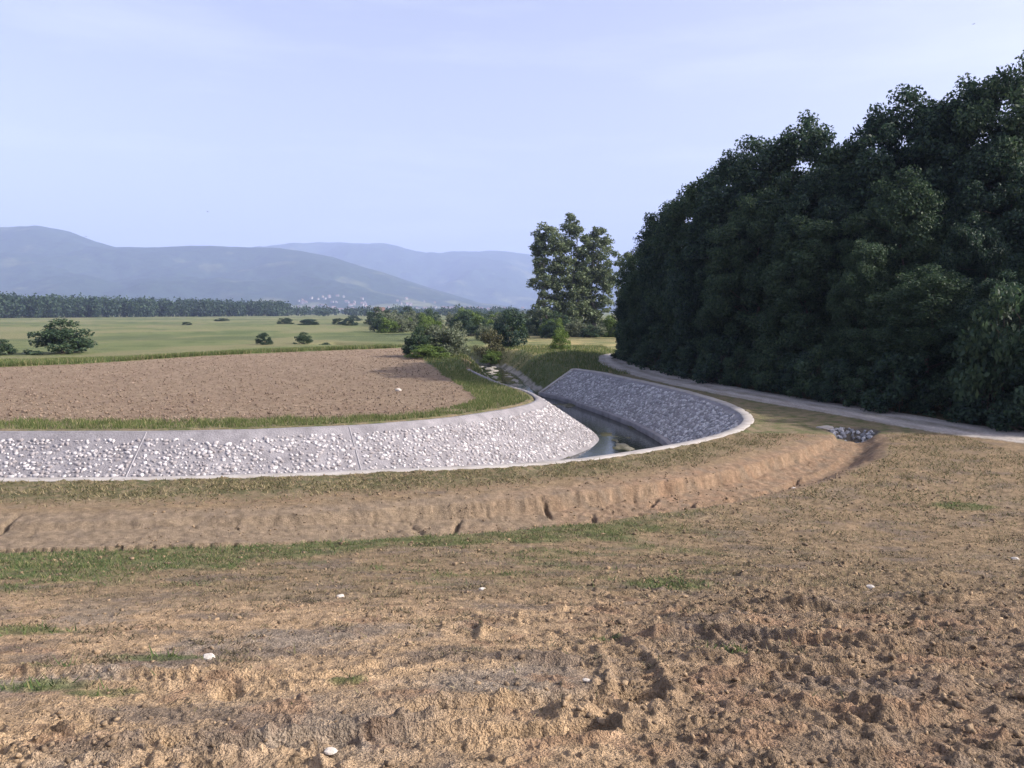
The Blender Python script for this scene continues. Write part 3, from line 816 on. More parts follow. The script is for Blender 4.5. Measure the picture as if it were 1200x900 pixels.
o = link('concrete_slab', me, M['concrete'], root); o.location = Vector((13.5, 34.7, gz(13.5, 34.7) - 0.05)) - root.location; o.rotation_euler = (0.05, -0.04, 0.5)

# ------------------------------------------------------------------ trees and shrubs
def tube(p0, p1, r0, r1, n=6):
    d = (p1 - p0); L = np.linalg.norm(d); d = d / max(L, 1e-6)
    a = np.array([1.0, 0, 0]) if abs(d[0]) < 0.8 else np.array([0, 1.0, 0])
    u = np.cross(d, a); u /= np.linalg.norm(u); v = np.cross(d, u)
    th = np.arange(n) * 2 * np.pi / n
    ring = np.cos(th)[:, None] * u + np.sin(th)[:, None] * v
    V = np.vstack([p0 + ring * r0, p1 + ring * r1])
    i = np.arange(n); j = (i + 1) % n
    return V, np.stack([i, j, j + n, i + n], 1)

def join(parts):
    V = []; F = []; c = 0
    for v, f in parts:
        V.append(v); F.append(f + c); c += len(v)
    return np.concatenate(V), np.concatenate(F)

def limb(p0, p1, r0, r1, rg_, segs=5, wob=0.06):
    pts = [p0 + (p1 - p0) * t for t in np.linspace(0, 1, segs + 1)]
    L = np.linalg.norm(p1 - p0)
    for k in range(1, segs): pts[k] = pts[k] + rg_.standard_normal(3) * wob * L * 0.5
    rad = np.linspace(r0, r1, segs + 1)
    return [tube(pts[k], pts[k + 1], rad[k], rad[k + 1]) for k in range(segs)]

def leaves(cent, outw, size, rg_, up=0.35, rnd=0.9):
    n = len(cent)
    nr2 = outw * 0.5 + rg_.standard_normal((n, 3)) * rnd + np.array([0, 0, up])
    nr2 /= np.linalg.norm(nr2, axis=1)[:, None]
    a = rg_.standard_normal((n, 3)); u = np.cross(nr2, a); u /= np.linalg.norm(u, axis=1)[:, None]
    v = np.cross(nr2, u)
    s = size * rg_.uniform(0.6, 1.35, n)[:, None]
    V = np.stack([cent + u * s, cent + v * s * 0.55 + nr2 * s * 0.12, cent - u * s, cent - v * s * 0.55 + nr2 * s * 0.12], 1).reshape(-1, 3)
    F = np.arange(4 * n).reshape(n, 4)
    return V, F

def crown_points(clumps, rads, per, rg_, squash=0.8):
    k = len(clumps)
    n = (per * (rads / rads.mean()) ** 2).astype(int) + 4
    ids = np.repeat(np.arange(k), n)
    d = rg_.standard_normal((len(ids), 3)); d /= np.linalg.norm(d, axis=1)[:, None]
    rr_ = rg_.uniform(0, 1, len(ids)) ** 0.5
    P = clumps[ids] + d * (rr_ * rads[ids])[:, None] * np.array([1, 1, squash])
    return P, d

def make_tree_meshes(name, h, prof, nclump, per, lsize, crad, seed, leafm, barkm, trunk_r, z0=0.08, stems=1, lobes=9, lobe_amp=0.35, branches=28, spread=0.3):
    """prof: list of (t, radius) along the height; returns (trunk mesh, crown mesh)"""
    g = np.random.default_rng(seed)
    tp = np.array(prof)
    la = g.uniform(0, 2 * np.pi, lobes); lz = g.uniform(0.05, 1.0, lobes); lamp = g.uniform(-lobe_amp, lobe_amp, lobes)
    cl = []; cr = []
    while len(cl) < nclump:
        t = g.uniform(z0, 1.0); R0 = np.interp(t, tp[:, 0], tp[:, 1])
        if g.random() > (R0 / tp[:, 1].max()) ** 1.2 + 0.05: continue
        a = g.uniform(0, 2 * np.pi)
        mod = 1.0
        for k in range(lobes):
            da = (a - la[k] + np.pi) % (2 * np.pi) - np.pi
            mod += lamp[k] * math.exp(-(da / 0.6) ** 2 - ((t - lz[k]) / 0.14) ** 2)
        q = g.uniform(0, 1) ** 0.42
        rad = R0 * q * mod
        cl.append((rad * math.cos(a), rad * math.sin(a), t * h - crad * 0.6)); cr.append(crad * g.uniform(0.55, 1.3))
    cl = np.array(cl); cr = np.array(cr)
    cl[:, 2] = np.maximum(cl[:, 2], cr * 0.6)
    P, d = crown_points(cl, cr, per, g)
    P[:, 2] = np.maximum(P[:, 2], 0.03)
    outw = d * 0.7 + np.stack([P[:, 0], P[:, 1], (P[:, 2] - h * 0.45) * 0.5], 1) / (np.linalg.norm(P, axis=1)[:, None] + 1) * 0.6
    V, F = leaves(P, outw, lsize, g)
    crown = np_mesh(name + '_crown', V, F)
    crown.materials.append(leafm)
    parts = []
    for s in range(stems):
        b = np.array([0.0, 0.0, -0.35]) if stems == 1 else np.array([g.uniform(-spread, spread), g.uniform(-spread, spread), -0.35])
        lean = g.standard_normal(3) * np.array([0.05, 0.05, 0]) * h * (1 if stems == 1 else 0.6)
        top = b + np.array([0, 0, h * 0.9]) + lean
        N = 8; pts = [b + (top - b) * t for t in np.linspace(0, 1, N + 1)]
        for k in range(1, N): pts[k] = pts[k] + g.standard_normal(3) * 0.012 * h * np.array([1, 1, 0])
        rad = trunk_r * (1 - np.linspace(0, 1, N + 1) ** 0.8 * 0.93); rad[0] *= 1.45
        for k in range(N): parts.append(tube(pts[k], pts[k + 1], rad[k], rad[k + 1], 8))
        for j in range(branches // stems):
            c = cl[g.integers(0, len(cl))]
            tz = np.clip((c[2] - 0.25 * np.linalg.norm(c[:2]) * 1.2) / h, 0.06, 0.88)
            k = min(int(tz / 0.9 * N), N - 1)
            p0 = pts[k] + (pts[k + 1] - pts[k]) * (tz / 0.9 * N - k)
            parts += limb(p0, c, max(0.35 * rad[k], 0.012), 0.012, g, 4)
    V, F = join(parts)
    trunk = np_mesh(name + '_trunk', V, F, True)
    trunk.materials.append(barkm)
    return trunk, crown

def put_tree(kind, name, loc, label, cat='tree', group=None, rz=0.0, sc=1.0, crown='crown', trunk='trunk'):
    root = tag(empty(name, loc, rz, sc), label, cat, group)
    for nm, me in ((trunk, kind[0]), (crown, kind[1])):
        o = bpy.data.objects.new(nm, me); COL.objects.link(o); o.parent = root
    return root

big_prof = [(0.0, 3.0), (0.15, 3.9), (0.4, 4.2), (0.65, 3.9), (0.85, 3.0), (0.95, 1.8), (1.0, 0.7)]
BPROF = [big_prof, [(0.0, 2.6), (0.2, 3.6), (0.45, 4.6), (0.65, 4.5), (0.82, 3.6), (0.94, 2.0), (1.0, 0.8)], [(0.0, 3.2), (0.2, 4.0), (0.4, 3.6), (0.6, 3.3), (0.8, 2.5), (0.92, 1.7), (1.0, 0.6)], [(0.0, 2.8), (0.2, 4.4), (0.4, 4.0), (0.6, 4.3), (0.8, 3.3), (0.9, 2.6), (1.0, 0.9)]]
BIG = [make_tree_meshes('big%d' % i, 17.0, BPROF[i], 260, 250, 0.118, 0.92, 200 + i, M['leaf_a'] if i % 2 else M['leaf_b'], M['bark'], 0.24, lobe_amp=0.5, lobes=14) for i in range(4)]
SHR = [make_tree_meshes('shrub%d' % i, 3.0, [(0, 1.3), (0.4, 1.7), (0.8, 1.2), (1, 0.3)], 46, 95, 0.095, 0.48, 300 + i, m_, M['bark'], 0.035, stems=5, z0=0.02, branches=20)
       for i, m_ in enumerate((M['leaf_a'], M['leaf_b'], M['leaf_willow'], M['leaf_light'], M['leaf_brown']))]
POP = [make_tree_meshes('poplar%d' % i, 26.0, p_, nc, 75, 0.25, 0.95, 400 + i, M['leaf_poplar'], M['bark_pale'], 0.34, stems=st_, z0=0.04, lobes=16, lobe_amp=0.55, branches=34, spread=1.1)
       for i, (p_, nc, st_) in enumerate((([(0, 2.2), (0.2, 3.0), (0.35, 2.0), (0.5, 3.2), (0.8, 3.4), (1, 0.8)], 160, 3), ([(0, 2.5), (0.2, 3.4), (0.5, 3.9), (0.8, 2.9), (1, 0.6)], 270, 2), ([(0, 2.6), (0.3, 3.3), (0.7, 3.8), (0.9, 2.6), (1, 0.8)], 235, 2)))]

# wood edge along the track: tall trees behind, lower ones in front (x, y, height)
TALL = [(32.0, 52, 21.8), (29.4, 54.5, 20.6), (26.4, 56, 20.2), (23.2, 57.5, 17.6), (21.0, 60, 19.6), (18.4, 64, 18.6), (16.8, 68.5, 17.4), (15.8, 73.5, 16.4), (15.2, 79.5, 15.0), (14.8, 86, 13.2)]
ORD = ['first', 'second', 'third', 'fourth', 'fifth', 'sixth', 'seventh', 'eighth', 'ninth', 'tenth']
for i, (x, y, h) in enumerate(TALL):
    s_ = h / 17.0; w_ = min(s_, 1.12)
    put_tree(BIG[[0, 1, 3, 2, 1, 3, 0, 1, 2, 0][i]], 'broadleaf_tree', (x, y, gz(x, y)), 'tall dark green tree, %s from right on the skyline of the wood' % ORD[i], 'tree', 'tall trees of the wood beside the gravel track', rz=i * 2.1 + 0.4, sc=(w_, w_, s_))
FRONT = [(23.2, 38.2, 7.0), (24.4, 33.4, 7.6), (27.6, 40.6, 10.5), (21.4, 42.0, 7.4), (25.2, 45.0, 10.5), (19.9, 46.4, 9.5), (31.5, 45.5, 14.0), (23.2, 49.2, 13.5), (28.5, 48.8, 15.5), (18.3, 51.2, 11.5), (20.6, 54.6, 14.8), (17.0, 56.8, 13.5), (16.0, 61.8, 14.0), (14.9, 67.0, 12.6), (14.2, 72.4, 12.0), (13.5, 78.0, 10.6), (13.4, 83.5, 9.0)]
for i, (x, y, h) in enumerate(FRONT):
    s_ = h / 17.0; w_ = max(s_, 0.62) * (0.85 if i < 6 else 0.95)
    if h < 8: w_ = 0.58
    put_tree(BIG[(i + 1) % 4], 'broadleaf_tree', (x, y, gz(x, y)), 'lower dark green tree at the front of the wood beside the gravel track', 'tree', 'lower trees along the front of the wood', rz=i * 1.7, sc=(w_ * (1 + 0.14 * math.sin(i * 2.3)), w_ * (1 - 0.12 * math.sin(i * 1.9)), s_))
BACK = [(36, 58, 19), (31.5, 62, 18), (27, 66, 17), (23, 71, 16), (21, 78, 15), (21, 86, 14)]
for i, (x, y, h) in enumerate(BACK):
    s_ = h / 17.0
    put_tree(BIG[(i + 2) % 4], 'broadleaf_tree', (x, y, gz(x, y)), 'dark green tree standing behind the tall trees of the wood', 'tree', 'trees behind the skyline of the wood', rz=i * 1.3, sc=(s_, s_, s_))
ROW = [(24.6, 31.5, 0), (23.6, 37.2, 0), (21.4, 41.6, 0), (20.2, 45.2, 0), (18.4, 50.4, 0), (17.2, 55.6, 0), (16.2, 61.5, 0), (15.2, 68.0, 0), (14.6, 75.0, 0), (14.4, 82.0, 0), (15.8, 88.5, 0)]
# undergrowth along the foot of the row
g = np.random.default_rng(31)
ROWC = catmull([(x, y) for (x, y, h) in ROW], 1.0)
cum = np.concatenate([[0], np.cumsum(np.linalg.norm(np.diff(ROWC, axis=0), axis=1))])
k = 0; s0 = 2.0
while s0 < cum[-1]:
    x = np.interp(s0, cum, ROWC[:, 0]) - g.uniform(1.6, 2.6); y = np.interp(s0, cum, ROWC[:, 1]) - g.uniform(0.2, 1.2)
    sc = g.uniform(0.65, 1.25)
    put_tree(SHR[k % 2], 'roadside_shrub', (x, y, gz(x, y)), 'dark leafy shrub at the foot of the tall trees by the gravel track', 'shrub', 'undergrowth below the tall trees', rz=g.uniform(0, 6), sc=sc, crown='foliage', trunk='stems')
    s0 += g.uniform(1.5, 2.4); k += 1
put_tree(SHR[1], 'young_tree', (21.5, 35.4, gz(21.5, 35.4)), 'leafy young tree catching the sun at the right edge by the track', 'tree', rz=1.0, sc=(1.25, 1.25, 2.1))
# poplars
for i, (x, y, h) in enumerate([(7.0, 172, 24.2), (12.8, 176, 26.2), (18.4, 178, 23.6)]):
    s = h / 26.0
    put_tree(POP[i], 'poplar_tree', (x, y, gz(x, y)), ['loose poplar with open left side, leftmost of the tall group beyond the stream', 'tallest poplar in the middle of the group beyond the stream', 'rounded poplar on the right of the group, next to the dark tree row'][i], 'tree', 'poplars beyond the stream', rz=[0.5, 2.0, 4.0][i], sc=(s * 1.22, s * 1.22, s))
put_tree(POP[2], 'poplar_tree', (21.5, 150, gz(21.5, 150)), 'pale tree peeping out behind the left end of the dark tree row', 'tree', rz=1.2, sc=(0.62, 0.62, 0.62))

# bushes in the middle distance
def bush(kind, x, y, hgt, wid, label, group=None, name='bush', cat='bush', rz=0.0):
    return put_tree(SHR[kind], name, (x, y, gz(x, y)), label, cat, group, rz, (wid / 3.4, wid / 3.4, hgt / 3.0), 'foliage', 'stems')
bush(1, -53.5, 96, 4.2, 8.0, 'large rounded grey green bush at the far edge of the ploughed field, left', rz=0.4)
bush(1, -58.6, 93, 1.9, 3.0, 'low dark bush just left of the large rounded bush')
bush(0, -37.6, 123, 1.9, 2.6, 'small loose bush in the meadow, leftmost of three beyond the field', 'three bushes beyond the field')
bush(1, -32.5, 126, 1.9, 3.2, 'small bush in the meadow, middle of three beyond the field', 'three bushes beyond the field')
bush(0, -29.2, 127, 2.1, 3.4, 'small dark round bush in the meadow, rightmost of three beyond the field', 'three bushes beyond the field')
bush(2, -7.4, 92, 4.6, 5.6, 'silvery green willow bush standing at the corner of the ploughed field', rz=1)
bush(1, -10.2, 90, 3.4, 4.0, 'dark green bush on the left side of the silvery willow bush', rz=2)
bush(3, -9.0, 87, 1.5, 4.6, 'low bright green bush in front of the silvery willow bush')
bush(0, -0.2, 113, 5.6, 4.8, 'dark upright bush on the stream bank left of the grassy mound', rz=2.5)
bush(4, -3.0, 110, 4.2, 4.2, 'brownish bush on the left bank of the stream')
bush(3, -2.6, 107.5, 2.0, 3.2, 'low yellow green weeds at the bend of the stream', cat='weeds')
bush(0, -8.2, 100, 2.4, 4.0, 'low dark shrub between the willow bush and the brownish bush')
bush(3, 6.2, 104, 3.0, 2.8, 'young light green tree standing in the pale grass beyond the mound', name='young_tree', cat='tree')
g = np.random.default_rng(55)
for i in range(66):
    u = g.uniform(-0.165, 0.055); y = g.uniform(135, 300) if u > -0.12 else g.uniform(190, 320)
    x = u * y
    hgt = g.uniform(2.6, 5.2) * (1.0 + (y - 140) / 400); wid = hgt * g.uniform(1.0, 1.7)
    kk = int(g.choice([1, 1, 2, 2, 3]))
    bush(kk, x, y, hgt, wid, 'green bush in the thicket between the meadow and the poplars', 'bushes of the far thicket', rz=g.uniform(0, 6))
for i in range(16):
    x = g.uniform(5, 27); y = g.uniform(158, 170)
    bush(int(g.choice([1, 2, 3])), x, y, g.uniform(1.8, 4.6), g.uniform(3, 6), 'low bush under the poplars beyond the stream', 'undergrowth below the poplars', rz=g.uniform(0, 6))
for (x, y, h_, w_) in [(-92, 330, 2.6, 7), (-86, 345, 2.0, 6), (-75, 300, 2.2, 8), (-66, 310, 2.5, 6), (-58, 290, 3.0, 6), (-66, 420, 4, 9), (-84, 430, 3, 9), (-150, 420, 1.6, 8), (-120, 300, 1.2, 4), (-52, 330, 4, 7), (-46, 280, 4.0, 6)]:
    bush(0, x, y, h_, w_, 'low dark bush scattered in the far part of the meadow', 'bushes scattered in the far meadow', rz=g.uniform(0, 6))

# ------------------------------------------------------------------ far wood on the left and far tree lines
def tree_mass(name, spots, lsize, per, leafm, label):
    gg = np.random.default_rng(len(spots))
    PV = []; PF = []; c = 0
    for (x, y, h, rad) in spots:
        n = per
        d = gg.standard_normal((n, 3)); d /= np.linalg.norm(d, axis=1)[:, None]
        q = gg.uniform(0, 1, n) ** 0.4
        lob = 1 + 0.25 * np.sin(3 * np.arctan2(d[:, 1], d[:, 0]) + x) * np.sin(4 * d[:, 2] + y)
        P = d * (q * lob)[:, None] * np.array([rad * 1.1, rad * 1.1, h * 0.5]) + np.array([x, y, h * 0.5])
        V, F = leaves(P, d, lsize, gg)
        PV.append(V); PF.append(F + c); c += len(V)
        V, F = tube(np.array([x, y, -0.5]), np.array([x, y, h * 0.6]), 0.3, 0.15, 5)
        PV.append(V); PF.append(F + c); c += len(V)
    me = np_mesh(name, np.concatenate(PV), np.concatenate(PF))
    return tag(link(name, me, leafm), label, 'wood', kind='stuff')
sp = []
for i in range(400):
    t = g.uniform(0, 1); px = -520 + 355 * t; y = 560 + 330 * t ** 1.3 + g.uniform(0, 70)
    u = -0.72 + 0.445 * t
    sp.append((u * y, y, g.uniform(15.5, 20.5) * (1.0 - 0.12 * t), g.uniform(4.2, 6.5)))
tree_mass('far_wood', sp, 1.15, 190, M['leaf_a'], 'long belt of dark trees along the far left edge of the meadow')
sp = []
for i in range(170):
    u = g.uniform(-0.30, 0.08); y = g.uniform(850, 1500)
    sp.append((u * y, y, g.uniform(7, 13), g.uniform(5, 9)))
tree_mass('far_tree_line', sp, 1.6, 90, M['leaf_a'], 'distant low line of trees below the hills')

# ------------------------------------------------------------------ hills and village
def prof_h(pts, d):
    """skyline given as (x over y, height over y above eye level)"""
    a = np.array(pts); return a[:, 0] * d, a[:, 1] * d
SK_A = [(-1.6, .10), (-1.1, .115), (-0.8, 0.105), (-0.632, 0.101), (-0.58, 0.1015), (-0.537, 0.095), (-0.484, 0.0775), (-0.42, 0.077), (-0.37, 0.0785), (-0.284, 0.0755), (-0.22, 0.066), (-0.158, 0.049), (-0.10, 0.030), (-0.04, 0.012), (0.02, 0.004), (2, 0.0)]
SK_B = [(-1.8, 0.03), (-0.42, 0.066), (-0.32, 0.077), (-0.27, 0.083), (-0.21, 0.0845), (-0.16, 0.081), (-0.105, 0.0705), (-0.063, 0.074), (-0.02, 0.073), (0.03, 0.068), (0.1, 0.058), (0.16, 0.049), (0.3, 0.05), (0.6, 0.06), (1.8, 0.05)]
def hill_h(X, Y):
    U = X / np.maximum(Y, 1)
    n = fbm(X / 900, Y / 900, 5, 160); n2 = fbm(X / 260, Y / 260, 3, 165)
    a = np.interp(U, *np.array(SK_A).T) * 6000 ; b = np.interp(U, *np.array(SK_B).T) * 9500
    ra = sstep(3400, 6000, Y + 420 * n); ra = np.where(Y > 6000, sstep(8200, 6000, Y), ra)
    rb = sstep(6200, 9500, Y + 600 * n)
    foot = 30 * sstep(2600, 4600, Y + 250 * n) * sstep(0.25, -0.1, U) 
    ha = a * ra * (1 + 0.38 * n * (1 - ra)) + 90 * n2 * ra * (1 - ra); hb = b * rb * (1 + 0.38 * n * (1 - rb)) + 110 * n2 * rb * (1 - rb)
    return np.maximum(np.maximum(ha, hb), foot) - 3.0
ys = np.concatenate([np.linspace(2500, 6200, 120), np.linspace(6260, 10500, 80)])
us = np.concatenate([np.linspace(-1.6, -0.72, 40), np.linspace(-0.70, 0.70, 330), np.linspace(0.72, 1.6, 40)])
U, Yh = np.meshgrid(us, ys)
X = (U * Yh).ravel(); Y = Yh.ravel()
Z = hill_h(X, Y)
ii = np.arange(len(X)).reshape(U.shape)
F = np.stack([ii[:-1, :-1], ii[:-1, 1:], ii[1:, 1:], ii[1:, :-1]], -1).reshape(-1, 4)
me = np_mesh('hills', np.stack([X, Y, Z], 1), F, True)
fo = np.array([0.020, 0.036, 0.018]); me_c = np.array([0.11, 0.12, 0.06])
nn = fbm(X / 330, Y / 330, 4, 170)
op = sstep(0.08, 0.3, nn) * sstep(150, 40, Z) + 0.5 * sstep(0.22, 0.4, nn)
set_col(me, mixc(np.tile(fo, (len(X), 1)), me_c, np.clip(op, 0, 1)))
def mat_hill():
    m, n, b = new_mat('wooded_hill')
    at = nd(n, 'ShaderNodeAttribute', attribute_name='Col')
    tc = nd(n, 'ShaderNodeTexCoord')
    n1 = nd(n, 'ShaderNodeTexNoise'); n1.inputs['Scale'].default_value = 0.02; n1.inputs['Detail'].default_value = 6; n1.inputs['Roughness'].default_value = 0.7
    n.links.new(tc.outputs['Object'], n1.inputs['Vector'])
    r1 = ramp(n, [(0.3, (0.5, 0.5, 0.5)), (0.7, (1.5, 1.5, 1.4))]); n.links.new(n1.outputs['Fac'], r1.inputs[0])
    a = nd(n, 'ShaderNodeMixRGB', blend_type='MULTIPLY'); a.inputs[0].default_value = 1
    n.links.new(at.outputs['Color'], a.inputs[1]); n.links.new(r1.outputs[0], a.inputs[2]); n.links.new(a.outputs[0], b.inputs['Base Color'])
    bp = nd(n, 'ShaderNodeBump'); bp.inputs['Strength'].default_value = 0.8; bp.inputs['Distance'].default_value = 12
    n.links.new(n1.outputs['Fac'], bp.inputs['Height']); n.links.new(bp.outputs[0], b.inputs['Normal'])
    b.inputs['Roughness'].default_value = 1; b.inputs['Specular IOR Level'].default_value = 0.0
    return m
tag(link('hills', me, mat_hill()), 'long wooded hills fading blue in the haze', 'hills', kind='structure')

M['plaster'] = mat_island('house_plaster', [(0, (0.17, 0.165, 0.16)), (0.5, (0.23, 0.225, 0.22)), (1, (0.27, 0.255, 0.235))], 0.9, obj_random=True)
M['roof'] = mat_island('roof_tile', [(0, (0.13, 0.085, 0.075)), (1, (0.2, 0.135, 0.115))], 0.9, obj_random=True)
def house_mesh(wx, wy, hh, rh, name='house'):
    x, y = wx / 2, wy / 2
    V = [(-x, -y, -3), (x, -y, -3), (x, y, -3), (-x, y, -3), (-x, -y, hh), (x, -y, hh), (x, y, hh), (-x, y, hh), (-x, 0, hh + rh), (x, 0, hh + rh)]
    F = [(0, 1, 5, 4), (1, 2, 6, 5), (2, 3, 7, 6), (3, 0, 4, 7), (4, 7, 8), (5, 9, 6)]
    me = bpy.data.meshes.new(name); me.from_pydata(V, [], F); me.materials.append(M['plaster'])
    o = 0.5
    V2 = []
    for dz in (0.05, 0.3):
        V2 += [(-x - o, -y - o, hh - o * rh / y + dz), (x + o, -y - o, hh - o * rh / y + dz), (x + o, 0, hh + rh + dz), (-x - o, 0, hh + rh + dz), (-x - o, y + o, hh - o * rh / y + dz), (x + o, y + o, hh - o * rh / y + dz)]
    F2 = [(6, 7, 8, 9), (9, 8, 11, 10), (1, 0, 3, 2), (2, 3, 4, 5), (0, 1, 7, 6), (4, 10, 11, 5), (1, 2, 8, 7), (2, 5, 11, 8), (0, 6, 9, 3), (3, 9, 10, 4)]
    mr = bpy.data.meshes.new(name + '_roof'); mr.from_pydata(V2, [], F2); mr.materials.append(M['roof'])
    return me, mr
HS = [house_mesh(12, 9, 6.5, 4.0), house_mesh(10, 8, 6, 3.5), house_mesh(16, 10, 7, 4.5)]
g = np.random.default_rng(91)
made = 0
while made < 150:
    c = [(-0.245, 0.03, 3900), (-0.19, 0.03, 3700), (-0.12, 0.035, 3900), (-0.07, 0.03, 3800), (-0.03, 0.03, 3600), (-0.27, 0.015, 4300), (0.07, 0.04, 4000)][int(g.choice(7, p=[.24, .2, .16, .16, .1, .09, .05]))]
    u = c[0] + g.normal(0, c[1] * 0.6); y = c[2] + g.normal(0, 330); x = u * y
    z = float(hill_h(np.array([x]), np.array([y]))[0])
    if z > 78: continue
    z = max(z, 0); made += 1
    r_ = tag(empty('village_house', (x, y, z), g.uniform(0, 6.28), 1.0), 'tiny pale house of the village at the foot of the hills', 'house', 'houses of the distant village')
    a, b = HS[int(g.integers(0, 3))]
    link('wall', a, None, r_); link('roof', b, None, r_)
r_ = tag(empty('farmhouse', (-76.5, 470, 0.2), 0.35), 'pinkish farmhouse half hidden by trees at the far end of the meadow', 'house')
a, b = house_mesh(5.0, 4.5, 5.4, 1.6, 'farmhouse')
a.materials.clear(); a.materials.append(mat_noise('brick_wall', [(0.3, (0.20, 0.155, 0.14)), (0.7, (0.26, 0.205, 0.185))], 1.0, 0.9, 0))
link('wall', a, None, r_); link('roof', b, None, r_)

# ------------------------------------------------------------------ grass
def blades(name, X, Y, H, Wd, lean, mat, label, seed):
    gg = np.random.default_rng(seed)
    n = len(X)
    Z = ground_z(X, Y)
    # keep blades on the ploughed field edge and meadow at the built surface
    a = gg.uniform(0, 2 * np.pi, n)
    u = np.stack([np.cos(a), np.sin(a), np.zeros(n)], 1) * (Wd * gg.uniform(0.6, 1.4, n) / 2)[:, None]
    base = np.stack([X, Y, Z - 0.01], 1)
    hh = H * gg.uniform(0.5, 1.3, n)
    ln = gg.standard_normal((n, 2)) * lean * hh[:, None]
    top = base + np.concatenate([ln, hh[:, None]], 1)
    V = np.stack([base - u, base + u, top], 1).reshape(-1, 3)
    me = np_mesh(name, V, np.arange(3 * n).reshape(n, 3))
    return tag(link(name, me, mat), label, 'grass', kind='stuff')

g = np.random.default_rng(41)
# margin between field and wall
n = 60000
s = g.uniform(0, 1, n); P = LEFT_TOP
cum = np.concatenate([[0], np.cumsum(np.linalg.norm(np.diff(P, axis=0), axis=1))])
T, N = normals_of(P, 1)
sl = 22 + s * (cum[-1] - 22)
q = 0.6 + 3.4 * g.uniform(0, 1, n) ** 0.9
X = np.interp(sl, cum, P[:, 0]) - np.interp(sl, cum, N[:, 0]) * q; Y = np.interp(sl, cum, P[:, 1]) - np.interp(sl, cum, N[:, 1]) * q
fs = sdf(X, Y, FIELD) + 0.8 * fbm(X * 0.6, Y * 0.6, 4, 90, 0.6)
dens = 0.62 + 1.1 * fbm(X * 0.8, Y * 0.8, 3, 95)
m = (fs < 0.12) & (g.random(n) < dens)
X, Y = X[m], Y[m]
blades('grass_margin', X, Y, 0.20 + 0.12 * fbm(X * 0.5, Y * 0.5, 2, 96), np.full(len(X), 0.03), 0.35, M['grass_green'], 'bright green grass strip between the ploughed field and the white cobbled wall', 42)
# rough tall grass at the far edge of the field
n = 70000
X = g.uniform(-75, -9, n); yb = np.interp(X, [-75, -46.3, -41.2, -34.8, -22.3, -14.3, -9], [61, 73.2, 78, 91.6, 106, 113.5, 116]); q = g.uniform(0, 1, n)
Y = yb + 0.2 + 14 * q ** 1.6
dens = 0.5 + 1.2 * fbm(X * 0.25, Y * 0.25, 3, 97)
m = g.random(n) < dens; X, Y, q = X[m], Y[m], q[m]
blades('rough_grass', X, Y, 0.42 * (1.1 - q) + 0.12, np.full(len(X), 0.07), 0.3, M['grass_green'], 'tall rough grass along the far edge of the ploughed field', 43)
# stream banks
n = 40000
X = g.uniform(-14, 13, n); Y = g.uniform(64, 118, n)
s_ = sdf(X, Y, CHANNEL); rdd, _, _ = seg_info(X, Y, catmull(ROAD, 1.5)); fs = sdf(X, Y, FIELD)
m = (s_ < np.where(Y > 71, 2.2, -0.6)) & (rdd > 1.7) & (fs < 0) & (g.random(n) < 0.7 + fbm(X * 0.4, Y * 0.4, 3, 98))
X, Y = X[m], Y[m]
blades('bank_grass', X, Y, np.full(len(X), 0.32), np.full(len(X), 0.06), 0.35, M['grass_green'], 'long grass on the banks of the stream beyond the lined channel', 44)
# short green grass patches and weeds of the near ground
n = 330000
X = g.uniform(-16, 14, n); Y = 4.5 + 21 * g.uniform(0, 1, n)
gm_, bm2, rim_, so_ = green_mask(X, Y)
m = g.random(n) < np.clip(gm_ * 1.1 - 0.12, 0, 1) * np.clip(0.5 + 1.7 * fbm(X * 2, Y * 2, 3, 99), 0, 1)
X1, Y1 = X[m], Y[m]
blades('short_grass', X1, Y1, np.full(len(X1), 0.08), np.full(len(X1), 0.016), 0.7, M['grass_short'], 'short green grass in patches along the near edge of the ditch', 45)
n = 420000
X = g.uniform(-17, 18, n); Y = 5 + 28 * g.uniform(0, 1, n) ** 1.15
gm_, bm2, rim_, so_ = green_mask(X, Y)
s_ = sdf(X, Y, CHANNEL); rdd, _, _ = seg_info(X, Y, catmull(ROAD, 1.5))
dn = np.where(so_, 0.03 + 0.30 * sstep(8.5, 12.5, Y) + 0.15 * sstep(20, 26, Y), 0.85 * bm2 * (1 - 0.75 * sstep(1.8, 3.2, -s_ + 1.0 * fbm(X * 1.2, Y * 1.2, 3, 108)) * (Y < 34))) * np.clip(0.6 + 1.4 * fbm(X * 0.9, Y * 0.9, 4, 103), 0, 1)
m = (s_ < -0.62) & (rdd > 1.7) & (rim_ > 0.05) & (g.random(n) < dn)
X2, Y2 = X[m], Y[m]
blades('dry_grass', X2, Y2, 0.05 + 0.04 * sstep(15, 22, Y2), 0.015 + 0.017 * sstep(13, 22, Y2), 1.0, M['grass_dry'], 'thin dry olive grass on the strip beside the concrete edge and on the slope', 46)

